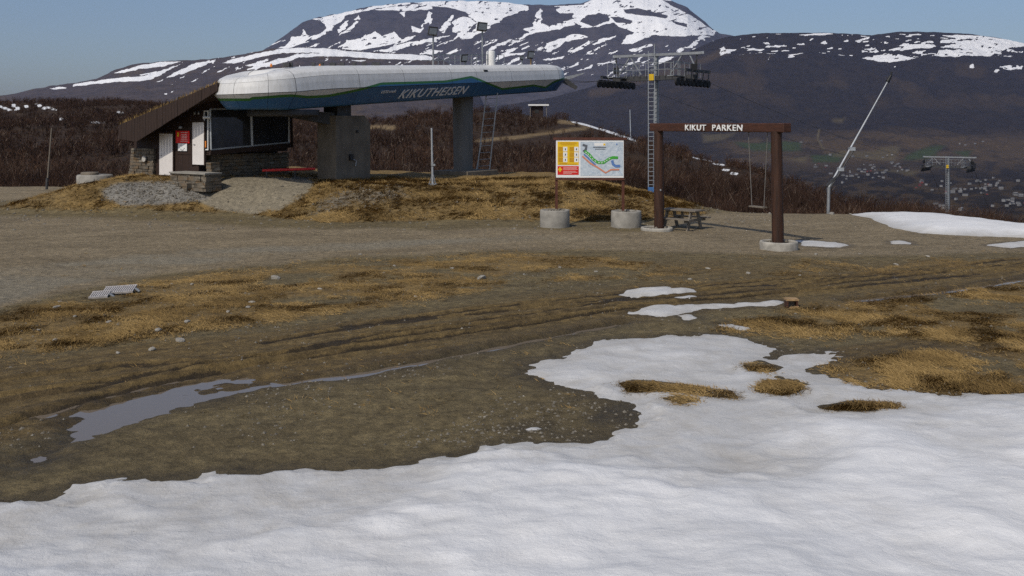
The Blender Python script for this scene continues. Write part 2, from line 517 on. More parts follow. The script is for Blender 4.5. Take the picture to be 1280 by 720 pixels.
# ------------------------------------------------------------------ the lie of the land
EDGE = [(-80, 66), (-30, 66), (-18, 62), (-6, 63), (3, 62), (7, 52), (10, 47.5), (15, 46.8), (17.5, 45.2), (20, 42), (23, 40), (30, 38.5), (80, 38)]
AMP = [(-26.5, 0), (-24.3, .12), (-22.2, .6), (-20.4, 1.1), (-18.3, 1.42), (-13, 1.42), (-8.2, 1.2), (-3.8, 1.08), (0, 1.12), (2.3, 1.18), (4.6, .95), (6.9, .55), (9.0, .15), (11, 0)]
TOE = [(-26, 43), (-18, 43), (-12, 42.5), (-9, 40), (-7, 38.6), (0, 39.2), (4, 38.8), (7, 40), (11, 42)]
CREST = [(-26, 46.5), (-18, 46.6), (-12, 47.0), (-7, 46.2), (0, 46.5), (4, 47), (11, 47)]
HILL_V = [(-500, 135), (0, 131), (60, 129), (130, 128), (200, 133), (270, 140), (400, 155), (460, 154), (520, 145), (580, 140), (650, 143), (700, 148), (760, 162), (820, 185), (900, 206), (960, 224), (1010, 243), (1060, 262), (1100, 272), (1280, 296), (1900, 310)]
HILL_Y = [(-500, 400), (0, 390), (130, 360), (270, 320), (400, 280), (460, 255), (520, 232), (580, 222), (700, 220), (760, 215), (820, 200), (900, 180), (960, 160), (1060, 125), (1100, 115), (1280, 105), (1900, 100)]

def hill(x, y):
    u = 640 + F * x / np.maximum(y, 20)
    vc = interp(u, HILL_V); yc = interp(u, HILL_Y)
    zc = CH - (vc - HZ) / F * yc
    e = interp(x, EDGE)
    y0 = e + 14
    z0 = interp(u, [(-500, -2.4), (400, -2.6), (800, -3.0), (1000, -3.3), (1300, -3.6)])
    t = np.clip((y - y0) / np.maximum(yc - y0, 5), 0, 1)
    z = z0 + (zc - z0) * (t * 0.55 + 0.45 * t * t * (3 - 2 * t))
    over = np.maximum(y - yc, 0)
    z = z - 0.0016 * over ** 2 * sstep(0, 60, over) - 0.06 * over
    rough = (fbm(x / 38, y / 38, 5, 4) - .5) * 5.5 * sstep(0.05, 0.35, t) * (1 - 0.55 * sstep(.8, 1, t))
    return np.maximum(z + rough, -230)

RUTS = [  # picture rows on the level yard, half width (m), depth (m)
    ([(-200, 505), (0, 475), (60, 466), (150, 455), (240, 452)], .10, .07),
    ([(-200, 516), (0, 492), (80, 482), (160, 470), (320, 447), (480, 424), (640, 402), (760, 386), (900, 374), (1100, 357), (1280, 338)], .09, .07),
    ([(-200, 530), (0, 500), (100, 486), (200, 466), (330, 446), (480, 418), (640, 396), (760, 379), (900, 368), (1100, 350), (1280, 330)], .08, .05),
    ([(-60, 552), (30, 520), (100, 500), (180, 480), (250, 466), (340, 452), (500, 430), (640, 409), (760, 391), (860, 379), (1000, 366), (1150, 350), (1280, 336)], .10, .075),
    ([(330, 428), (480, 406), (560, 396), (640, 388), (800, 372), (1000, 352), (1200, 335)], .10, .05),
    ([(430, 410), (560, 392), (640, 383), (760, 370), (860, 360), (960, 350), (1100, 341), (1280, 325)], .10, .06),
    ([(760, 378), (900, 362), (1000, 355), (1120, 346), (1280, 332)], .08, .06),
]
WATER_RUT = [(210, 497), (300, 484), (370, 473), (440, 465), (560, 443), (680, 420), (775, 402)]
WATER_RUT2 = [(1060, 374), (1130, 367), (1190, 361), (1245, 353), (1300, 343)]
PUDDLE = [(60, 513), (100, 503), (130, 497), (170, 487), (205, 482), (250, 473), (300, 470), (306, 473), (250, 482), (280, 488), (275, 496), (240, 500), (195, 511), (150, 525), (120, 535), (98, 546), (70, 566), (30, 585), (18, 578), (60, 556), (92, 532), (84, 521)]
PUDDLE_F = flat(PUDDLE)

TUFTS = [[(928, 458), (950, 452), (975, 460), (965, 468), (935, 466)], [(938, 488), (955, 476), (1000, 476), (1005, 490), (980, 496), (945, 494)],
         [(768, 480), (790, 475), (860, 482), (915, 490), (925, 500), (880, 498), (830, 492), (785, 492)], [(1020, 510), (1060, 502), (1118, 503), (1125, 510), (1080, 516), (1030, 515)],
         [(825, 500), (850, 497), (875, 503), (850, 508)]]

def ground_parts(x, y):
    h = (fbm(x / 7, y / 7, 1, 3) - .5) * .10 + (fbm(x / 1.3, y / 1.3, 2, 3) - .5) * .055 + (fbm(x / .42, y / .42, 4, 3, .7) - .5) * .05 * sstep(40, 34, y)
    amp = interp(x, AMP); toe = interp(x, TOE); cr = interp(x, CREST)
    up = sstep(0, 1, (y - toe + (fbm(x / 3, y / 3, 3, 3) - .5) * 1.6) / (cr - toe))
    back = 1 - 0.55 * sstep(58, 70, y)
    h = h + amp * up * back + amp * up * (fbm(x / 1.6, y / 1.6, 9, 3) - .5) * .28
    mud = np.zeros_like(x); line = np.zeros_like(x)
    wob = (fbm(x / 1.6, y / 1.6, 21, 4, .6) - .5) * .16
    for pts, w, dep in RUTS:
        d = np.abs(line_d(x, y, flat(pts)) + wob * .6)
        deep = np.exp(-(d / w) ** 2)
        ridge = np.exp(-((d - 2.1 * w) / (0.9 * w)) ** 2)
        lug = 0.5 + 0.5 * vnoise(x * 3.1, y * 3.1, 33)
        h = h - dep * deep * (.6 + .7 * vnoise(x / 1.1, y / 1.1, 31)) + dep * .6 * ridge * lug + .012 * np.sin(x * 19 + 4 * wob) * np.exp(-(d / (1.6 * w)) ** 2)
        mud = np.maximum(mud, np.exp(-(d / (w * 4.5)) ** 2)); line = np.maximum(line, np.exp(-(d / (w * 1.35)) ** 2) * sstep(.2, .5, fbm(x / 1.2, y / 1.2, 35, 3)))
    wetd = np.maximum(np.exp(-(line_d(x, y, flat(WATER_RUT)) / .5) ** 2), np.exp(-(line_d(x, y, flat(WATER_RUT2)) / .45) ** 2))
    d1 = line_d(x, y, flat(WATER_RUT)) + wob * .7; d2 = line_d(x, y, flat(WATER_RUT2)) + wob * .7
    cr_ = (fbm(x / .35, y / .35, 43, 3) - .5) * .16
    k1 = np.exp(-((np.abs(d1) + cr_) / .165) ** 2); k2 = np.exp(-((np.abs(d2) + cr_) / .20) ** 2)
    h = h * (1 - k1) - .15 * k1
    h = h * (1 - k2) - .15 * k2
    sdp = poly_sd(x, y, PUDDLE_F)
    k = sstep(-.5, .3, sdp + (fbm(x / .9, y / .9, 41, 5, .7) - .5) * 1.25)
    h = h * (1 - .8 * k) - (.100 - .20 * (fbm(x / .6, y / .45, 45, 5, .65) - .5)) * k
    for p in TUFTS: h = h + .05 * sstep(-.45, .25, poly_sd(x, y, flat(p)))
    wet = np.maximum(np.maximum(wetd, sstep(-.8, .2, sdp)), line * .8)
    return h, mud, wet, line

def ground_h(x, y):
    h, _, _, _ = ground_parts(x, y)
    e = interp(x, EDGE)
    t = sstep(-4, 16, y - e)
    return h * (1 - t) + (hill(x, y) + (fbm(x / 5, y / 5, 61, 3) - .5) * .8) * t

def G(x, y):
    return float(ground_h(np.array([float(x)]), np.array([float(y)]))[0])

# the yard sheet: finer towards the camera, about 1 cm rows near and 20 cm rows far
rows_v = np.concatenate([np.linspace(2400, 780, 40), np.arange(775, 420, -1.7), np.arange(420, 300, -0.8), np.arange(300, 214, -0.42)])
ys = CH * F / (rows_v - HZ)
ys = np.concatenate([np.array([-14, -9, -5, -2, 0.3]), ys, np.linspace(ys[-1] + .7, 104, 26)])
a_ = np.linspace(-0.72, 0.72, 570)
Yg = np.repeat(ys[:, None], len(a_), 1)
Xg = a_[None, :] * (Yg + 16)
Hg, MUDg, WETg, LINEg = ground_parts(Xg, Yg)
tt = sstep(-4, 16, Yg - interp(Xg, EDGE))
hillg = hill(Xg, np.maximum(Yg, 21)) + (fbm(Xg / 5, Yg / 5, 61, 3) - .5) * .8
Hz = Hg * (1 - tt) + hillg * tt

# masks in terms of the picture rows these spots show at (a spot on the ground keeps its own soil)
ysafe = np.maximum(Yg, 2.0)
U = 640 + F * Xg / ysafe
V = HZ + F * (CH - (Hg * (1 - tt) - Hg * 0 + 0 * tt)) / ysafe
warp = (fbm(Xg / 2.5, Yg / 2.5, 71, 4) - .5)
Vw = V + warp * np.clip(V - 180, 0, 400) * .06
Uw = U + (fbm(Xg / 3.5, Yg / 3.5, 72, 4) - .5) * 40
def region(poly, soft):
    return sstep(-soft, soft, poly_sd(Uw, Vw * 2.2, [(u, v * 2.2) for u, v in poly]))
ROAD = [(-500, 262), (0, 270), (200, 276), (400, 287), (640, 286), (800, 291), (845, 268), (1068, 262), (1280, 280), (1800, 292), (1800, 318), (1280, 316), (1000, 322), (800, 314), (640, 314), (450, 321), (330, 332), (200, 343), (80, 369), (0, 388), (-500, 440)]
road = region(ROAD, 14)
road = np.maximum(road, sstep(0, 1, (Yg - 50) / 3) * sstep(-22, -24, Xg))
APRON = [(262, 222), (320, 218), (395, 222), (385, 240), (352, 262), (320, 268), (270, 262), (240, 250), (235, 230)]
apron = region(APRON, 7)
PALE = [(-300, 395), (0, 338), (150, 320), (330, 306), (500, 299), (640, 295), (780, 297), (780, 301), (640, 304), (480, 312), (330, 323), (200, 338), (80, 362), (0, 383), (-300, 450)]
apron = np.maximum(apron, .82 * region(PALE, 12) * (.55 + .45 * sstep(.35, .6, fbm(Xg / 3.0, Yg / 1.2, 73, 4))))
RUBB = [(128, 238), (150, 229), (215, 226), (265, 224), (262, 250), (200, 257), (150, 258), (132, 250)]
rubb = region(RUBB, 10)
RUBB2 = [(420, 236), (500, 232), (520, 246), (470, 256), (400, 268), (395, 252)]
rubb = np.maximum(rubb, .62 * region(RUBB2, 22))
mound = sstep(.12, .45, interp(Xg, AMP) * sstep(0, 1, (Yg - interp(Xg, TOE)) / 3.0))
gr = mound * (.70 + .30 * sstep(.34, .52, fbm(Xg / 2.2, Yg / 2.2, 81, 3)))
GF = [(-300, 410), (0, 396), (90, 372), (200, 348), (330, 336), (450, 327), (640, 318), (820, 318), (800, 345), (640, 362), (470, 382), (330, 402), (160, 425), (0, 447), (-300, 470)]
gf = region(GF, 22) * sstep(.26, .52, fbm(Xg / 1.9, Yg / 1.4, 82, 4)) * .95
GR1 = [(900, 412), (1000, 384), (1120, 368), (1280, 352), (1600, 330), (1600, 430), (1280, 432), (1120, 424)]
GR2 = [(1030, 452), (1150, 436), (1280, 434), (1600, 430), (1600, 490), (1280, 492), (1130, 494), (1060, 482)]
GR3 = [(820, 322), (1000, 326), (1280, 322), (1280, 334), (1100, 346), (900, 352), (800, 356)]
GR4 = [(30, 540), (300, 520), (640, 470), (640, 480), (300, 535), (100, 560)]
gf = np.maximum(gf, region(GR1, 20) * sstep(.3, .5, fbm(Xg / 1.2, Yg / 1.2, 83, 4)))
gf = np.maximum(gf, region(GR2, 14) * sstep(.3, .52, fbm(Xg / 1.0, Yg / 1.0, 84, 4)))
gf = np.maximum(gf, region(GR3, 14) * .62 * sstep(.42, .62, fbm(Xg / 1.5, Yg / 1.5, 85, 4)))
tuft = np.zeros_like(Xg)
for p in TUFTS: tuft = np.maximum(tuft, region(p, 6))
grass = np.clip(np.maximum(np.maximum(gr, gf), tuft), 0, 1) * (1 - apron) * (1 - .85 * rubb)
MUDB = [(-300, 480), (0, 446), (330, 410), (640, 372), (800, 352), (1000, 340), (1280, 322), (1500, 310), (1500, 345), (1280, 356), (1050, 382), (900, 392), (780, 408), (640, 428), (420, 470), (200, 515), (0, 560), (-300, 600)]
MUDR = [(1040, 432), (1130, 420), (1280, 424), (1280, 445), (1100, 452), (1035, 452)]
mudm = np.maximum(.68 * region(MUDB, 18) * (.6 + .6 * fbm(Xg / 1.6, Yg / 1.6, 86, 3)), MUDg * .95)
mudm = np.maximum(mudm, .9 * region(MUDR, 10))
mudm = np.maximum(mudm, .55 * region(GR3, 30))
wetm = np.maximum(WETg, .5 * region(MUDR, 10))
wetm = np.maximum(wetm, .35 * mudm)
SLUSH = [(740, 530), (760, 505), (800, 505), (815, 520), (800, 532)]
wetm = np.maximum(wetm, region(SLUSH, 10))
heath = sstep(-2, 3, Yg - interp(Xg, EDGE) + (fbm(Xg / 4, Yg / 4, 87, 3) - .5) * 5)
vg = np.stack([Xg, Yg, Hz], -1).reshape(-1, 3)
ATT = dict(road=road * (1 - grass * .6), apron=apron, rubble=rubb, grass=grass, mud=mudm * (1 - .8 * mound), wet=np.clip(wetm, 0, 1), heath=heath, rut=LINEg)
ground = np_mesh("ground", vg, grid_faces(len(ys), len(a_)), "ground_soil", True, ATT)
tag(ground, "gravel and dead grass yard with muddy wheel ruts", kind="structure")

# ------------------------------------------------------------------ snow lying on the yard
S_MAIN = [(643, 466), (660, 451), (700, 438), (750, 425), (830, 418), (910, 416), (945, 430), (965, 443), (1033, 442), (1042, 450), (1012, 461), (1060, 480), (1090, 488), (1180, 491), (1280, 485), (1500, 478), (2600, 700), (2600, 2400), (-1500, 2400), (-1500, 760), (-300, 655), (0, 620), (100, 611), (180, 601), (300, 590), (450, 577), (540, 568), (620, 557), (700, 552), (745, 545), (805, 530), (825, 515), (800, 503), (760, 498), (738, 495), (715, 482), (690, 476)]
S_BITS = [[(768, 371), (800, 360), (835, 359), (872, 364), (858, 369), (800, 374)], [(842, 373), (862, 370), (876, 373), (860, 377)],
          [(788, 394), (818, 385), (870, 382), (975, 377), (978, 381), (880, 387), (832, 397)], [(845, 396), (860, 394), (872, 398), (858, 401)],
          [(897, 407), (915, 404), (942, 409), (936, 415), (910, 412)], [(996, 301), (1020, 301), (1062, 306), (1050, 309), (1000, 307)],
          [(1112, 302), (1135, 301), (1138, 305), (1116, 305)], [(1232, 306), (1262, 302), (1300, 299), (1330, 306), (1260, 309)],
          [(620, 562), (640, 553), (680, 556), (660, 562)], [(655, 534), (672, 532), (676, 535), (660, 537)], [(1296, 345), (1340, 340), (1340, 348)]]
def snow_thick(x, y):
    wob = (fbm(x / 1.1, y / 1.1, 91, 5, .62) - .5)
    sd = poly_sd(x, y, flat(S_MAIN)) + wob * 1.1 + (fbm(x / .3, y / .3, 97, 3, .7) - .5) * .42
    th = np.where(sd > 0, .055 * (1 - np.exp(-sd / .6)) + (.02 + .14 * sstep(16.0, 12.0, y)) * sstep(.4, 3.0, sd), sd * .25)
    deep = sstep(17.0, 12.5, y)
    th = th + sstep(0.05, .9, sd) * ((fbm(x / 2.4, y / 1.9, 92, 4) - .44) * (.10 + .26 * deep) + (fbm(x / .6, y / .5, 93, 4, .6) - .5) * .06)
    th = np.where((y < 15) & (sd > .25), np.maximum(th, .05 + .04 * wob), th)
    for p in TUFTS:
        d = poly_sd(x, y, flat(p)) + wob * .35
        th = np.where(d > -.35, np.minimum(th, -d * .16 + .10 * wob), th)
    for p in S_BITS:
        d = poly_sd(x, y, flat(p)) + wob * .30 + (fbm(x / .3, y / .3, 98, 3, .7) - .5) * .28
        th = np.maximum(th, np.where(d > 0, .07 * (1 - np.exp(-d / .25)), d * .3))
    return th
th_ = snow_thick(Xg, Yg)
wet2 = np.clip(np.maximum(wetm, .75 * sstep(-.14, -.01, th_)), 0, 1)
ground.data.attributes["wet"].data.foreach_set("value", np.ascontiguousarray(wet2, np.float32).ravel())
hump_line = [(16.6, 44.6), (22.5, 43.0), (29, 40.4), (38, 38)]
HUMP = flat([(1066, 268), (1120, 267), (1190, 270), (1280, 282), (1500, 297), (1700, 310), (1400, 306), (1280, 296), (1150, 291), (1118, 285), (1090, 274)])
def hump_thick(x, y):
    wob = (fbm(x / 2.0, y / 2.0, 95, 4) - .5)
    sd = poly_sd(x, y, HUMP) + wob * .7
    d = line_d(x, y, hump_line)
    return np.where(sd > 0, .30 * (1 - np.exp(-sd / 1.0)), sd * .3) + sstep(0, 1, sd) * wob * .12

def snow_sheet(name, sel_rows, sel_cols, fn, label):
    x = Xg[sel_rows][:, sel_cols]; y = Yg[sel_rows][:, sel_cols]; z = Hz[sel_rows][:, sel_cols]
    th = fn(x, y)
    f = grid_faces(*x.shape)
    keep = (th.ravel()[f] > -.03).any(1)
    f = f[keep]
    used = np.unique(f); re_ = np.full(x.size, -1); re_[used] = np.arange(len(used))
    base = z * .85 + th
    v = np.stack([x, y, np.where(th > 0, z * (1 - .35 * sstep(0, .2, th)) + th, z + th)], -1).reshape(-1, 3)[used]
    dirt = np.clip(1.05 - th.ravel()[used] / .17, 0.0, 1)
    o = np_mesh(name, v, re_[f], "snow", True, dict(dirt=dirt))
    return tag(o, label, None, None, "stuff")
snow_sheet("snow", (ys > -20) & (ys < 40.5), slice(None), snow_thick, "old snow lying in patches over the muddy yard")
snow_sheet("snow_bank", (ys > 33) & (ys < 48), slice(285, None), hump_thick, "long white snow bank along the yard edge by the thicket")

# ------------------------------------------------------------------ water standing in ruts
def water(name, poly, z, label):
    mb = MB(); mb.add([(x, y, z) for x, y in poly], [tuple(range(len(poly)))])
    return tag(mb.build(name, "puddle_water"), label, None, None, "structure")
def ribbon(pts, w):
    pts = flat(pts); L = []; R_ = []
    for i, p in enumerate(pts):
        a = pts[max(0, i - 1)]; b = pts[min(len(pts) - 1, i + 1)]
        d = Vector((b[0] - a[0], b[1] - a[1])).normalized()
        L.append((p[0] - d.y * w, p[1] + d.x * w)); R_.append((p[0] + d.y * w, p[1] - d.x * w))
    return L + R_[::-1]
rb_ = ribbon([(330, 479)] + WATER_RUT[2:], .42); nh = len(rb_) // 2
water("puddle_water", flat([(40, 500), (160, 478), (290, 462), (350, 466)]) + rb_[1:nh] + rb_[nh:-1] + flat([(320, 492), (210, 530), (120, 560), (60, 600), (-20, 610), (30, 545)]), -.080, "grey puddle and strip of water along the wheel rut")
water("rut_water", ribbon(WATER_RUT2, .36), -.085, "short strip of water in the far rut")

# ------------------------------------------------------------------ scrub hills behind the yard
hy = np.concatenate([np.linspace(60, 120, 36), np.linspace(121, 430, 165), np.linspace(440, 900, 20)])
ha = np.linspace(-0.95, 0.95, 430)
Yh = np.repeat(hy[:, None], len(ha), 1); Xh = ha[None, :] * Yh
Zh = hill(Xh, Yh) + (fbm(Xh / 5, Yh / 5, 61, 3) - .5) * .8
Zh = np.where(Yh < 100, Zh - .6 * (1 - sstep(92, 100, Yh)), Zh)
def uv_of(x, y, z):
    return 640 + F * x / y, HZ + F * (CH - z) / y
HU, HV = uv_of(Xh, Yh, Zh)
PATHS = [[(596, 176), (640, 172), (690, 166), (730, 160), (760, 153)], [(440, 163), (470, 158), (492, 160)], [(700, 152), (735, 156), (760, 160)]]
HSNOW = [[(716, 152), (740, 158), (765, 166), (795, 176)], [(866, 196), (890, 202)], [(892, 204), (905, 206)], [(905, 212), (912, 214)], [(915, 217), (925, 220)],
         [(0, 133), (14, 138)], [(16, 131), (24, 137)], [(30, 131), (36, 135)], [(46, 130), (56, 136)], [(58, 134), (70, 137)], [(112, 153), (130, 153)], [(75, 148), (80, 150)], [(148, 140), (152, 141)]]
def hill_masks(u, v, x, y):
    w = (fbm(x / 4, y / 4, 62, 3) - .5) * 4
    p = np.zeros_like(u); s = np.zeros_like(u)
    for l in PATHS: p = np.maximum(p, sstep(5.5, 1.5, line_d(u, v * 1.6, [(a, b * 1.6) for a, b in l]) + w))
    for l in HSNOW: s = np.maximum(s, sstep(4.0, .8, line_d(u, v * 2, [(a, b * 2) for a, b in l]) + w * .4))
    return p, s
hp, hs = hill_masks(HU, HV, Xh, Yh)
vis = Yh < interp(HU, HILL_Y) + 8
hill_o = np_mesh("hillside", np.stack([Xh, Yh, Zh], -1).reshape(-1, 3), grid_faces(len(hy), len(ha)), "hill_soil", True, dict(path=hp * vis, snow=hs * vis))
tag(hill_o, "brown scrub covered hillside rising behind the lift station", kind="structure")

# bare birch scrub as one mass: fans of stems with twigs
def scrub(n, ylo, yhi, twigs, wid, name, label, hmin, hmax):
    k = 0; PX = []; PY = []
    while k < n:
        m = n * 3
        y = np.sqrt(rng.uniform(ylo ** 2, yhi ** 2, m)); a = rng.uniform(-.72, .72, m); x = a * y
        u = 640 + F * a
        z = ground_h(x, y) if yhi < 104 else hill(x, y)
        v = HZ + F * (CH - z) / y
        p, s = hill_masks(u, v, x, y)
        for lift in (4, 8, 12):
            p2, s2 = hill_masks(u, v - lift, x, y)
            keep_ = rng.random(len(u)) < .12
            p = np.maximum(p, np.where(keep_, 0, p2)); s = np.maximum(s, np.where(keep_, 0, s2))
        ok = (y - interp(x, EDGE) + (fbm(x / 6, y / 6, 63, 2) - .5) * 8 > 3.5) & (y < interp(u, HILL_Y) + 12) & (p < .3) & (s < .3)
        ok &= fbm(x / 9, y / 9, 64, 3) > rng.uniform(.22, .5, m)
        ok &= ~((np.abs(u - 673) < 22) & (y > 196) & (y < 235))
        PX.append(x[ok]); PY.append(y[ok]); k += ok.sum()
    x = np.concatenate(PX)[:n]; y = np.concatenate(PY)[:n]
    z = hill(x, y) + (fbm(x / 5, y / 5, 61, 3) - .5) * .8 - .15
    e = interp(x, EDGE); tt_ = sstep(-4, 16, y - e); h0, _, _, _ = ground_parts(x, y)
    z = np.where(y < 100, h0 * (1 - tt_) + z * tt_ - .1, z)
    hgt = rng.uniform(hmin * .7, hmax, n) * (.35 + 1.3 * fbm(x / 11, y / 11, 65, 3)) * (.45 + .55 * sstep(3, 16, y - e))
    T = twigs
    # each twig: thin triangle from inside the crown outwards and up
    ang = rng.uniform(0, 2 * np.pi, (n, T)); stem = np.arange(T)[None, :] < max(2, T // 6)
    rad = rng.uniform(.05, .5, (n, T)) * hgt[:, None] * .55
    b0 = rng.uniform(.12, .75, (n, T)) * hgt[:, None]
    b0 = np.where(stem, 0, b0); r0 = np.where(stem, rad * .15, rad * .7)
    L = rng.uniform(.25, .5, (n, T)) * hgt[:, None]
    bx = x[:, None] + np.cos(ang) * r0; by = y[:, None] + np.sin(ang) * r0; bz = z[:, None] + b0
    lean = np.where(stem, .25, rng.uniform(.2, .9, (n, T)))
    Ls = np.where(stem, hgt[:, None] * rng.uniform(.7, 1.0, (n, T)), L)
    ex = bx + np.cos(ang + rng.normal(0, .5, (n, T))) * Ls * lean; ey = by + np.sin(ang) * Ls * lean; ez = np.minimum(bz + Ls * np.sqrt(np.maximum(.15, 1 - lean ** 2)), z[:, None] + hgt[:, None] * rng.uniform(.85, 1.1, (n, T)))
    w = wid * rng.uniform(.6, 1.4, (n, T)) * np.where(stem, .8, 1.0)
    wa = rng.uniform(0, np.pi, (n, T))
    v = np.empty((n, T, 3, 3))
    v[..., 0, 0] = bx - np.cos(wa) * w; v[..., 0, 1] = by - np.sin(wa) * w; v[..., 0, 2] = bz
    v[..., 1, 0] = bx + np.cos(wa) * w; v[..., 1, 1] = by + np.sin(wa) * w; v[..., 1, 2] = bz + w * .5
    v[..., 2, 0] = ex; v[..., 2, 1] = ey; v[..., 2, 2] = ez
    var = np.clip(fbm(x / 11, y / 11, 66, 3)[:, None] * .9 - .1 + rng.normal(0, .14, (n, 1)) + rng.normal(0, .1, (n, T)), 0, .94)
    pale = rng.random((n, T)) < .05
    var = np.where(pale, 1.0, var)
    var = np.repeat(var[..., None], 3, -1).reshape(-1)
    o = np_mesh(name, v.reshape(-1, 3), np.arange(n * T * 3).reshape(-1, 3), "scrub_twig", False, dict(var=var))
    return tag(o, label, None, None, "stuff")
scrub(5000, 46, 104, 66, .015, "birch_scrub", "leafless birch thicket along the edge of the yard", 1.3, 2.6)
scrub(14500, 104, 410, 34, .035, "hillside_scrub", "dense leafless brown scrub over the hillside", 1.2, 2.4)

# ------------------------------------------------------------------ mountains and valley
def far_layer(name, us, crest, foot, prof, rows, mat_, relief, rs, masks, back, label, seed):
    """prof: list of (t, Y); t = 0 at the foot, 1 at the crest"""
    us = np.asarray(us, float)
    tr = np.linspace(0, 1, rows)
    vc = interp(us, crest) + (fbm(us / 9, us * 0 + 3, seed, 3) - .5) * 2.0
    vf = interp(us, foot)
    Tm = np.repeat(tr[:, None], len(us), 1); Um = np.repeat(us[None, :], rows, 0)
    Vm = vf[None, :] + (vc - vf)[None, :] * Tm
    Ym = interp(Tm, prof)
    Ym = Ym * (1 + .02 * (fbm(Um / 60, Vm / 30, seed + 4, 3) - .5) * np.sin(np.pi * Tm))
    Xm = (Um - 640) / F * Ym; Zm = CH - (Vm - HZ) / F * Ym
    rel = (fbm(Xm / rs, Ym / rs, seed + 8, 5, .55) - .5) * 2 * relief * np.sin(np.pi * np.clip(Tm, 0, 1)) ** .6
    Zm = Zm + rel
    att = masks(Um, Vm, Xm, Ym)
    bX = []; bZ = []; bY = []
    for k in range(1, 6):
        yb = Ym[-1] + back * k / 5; bY.append(yb); bX.append((us - 640) / F * yb); bZ.append(Zm[-1] - (k / 5) ** 1.5 * back * .25)
    Xm = np.vstack([Xm] + bX); Ym = np.vstack([Ym] + bY); Zm = np.vstack([Zm] + bZ)
    att = {k: np.vstack([a] + [a[-1:]] * 5) for k, a in att.items()}
    o = np_mesh(name, np.stack([Xm, Ym, Zm], -1).reshape(-1, 3), grid_faces(*Xm.shape), mat_, True, att)
    return tag(o, label, kind="structure")

def zp(x0, y0, k, pts):
    return [(x0 + a / k, y0 + b / k) for a, b in pts]
def paint(u, v, wob, snow, dark=(), soft=.9):
    s = np.zeros_like(u)
    for p in snow: s = np.maximum(s, sstep(-soft, soft, poly_sd(u + wob, v + wob * .35, p)))
    for p in dark: s = s * (1 - sstep(-soft, soft, poly_sd(u + wob, v + wob * .35, p)))
    return s
def streaks(u, v, ang, seed, lu, lv):
    ca, sa = math.cos(ang), math.sin(ang)
    a = (u * ca + v * sa) / lu; b = (-u * sa + v * ca) / lv
    return fbm(a, b, seed, 4, .55)
ZA = lambda *p: zp(320, 0, 4.267, p)
ZB = lambda *p: zp(600, 0, 4.0, p)
ZL = lambda *p: zp(0, 50, 4.0, p)
ZR = lambda *p: zp(900, 30, 3.368, p)

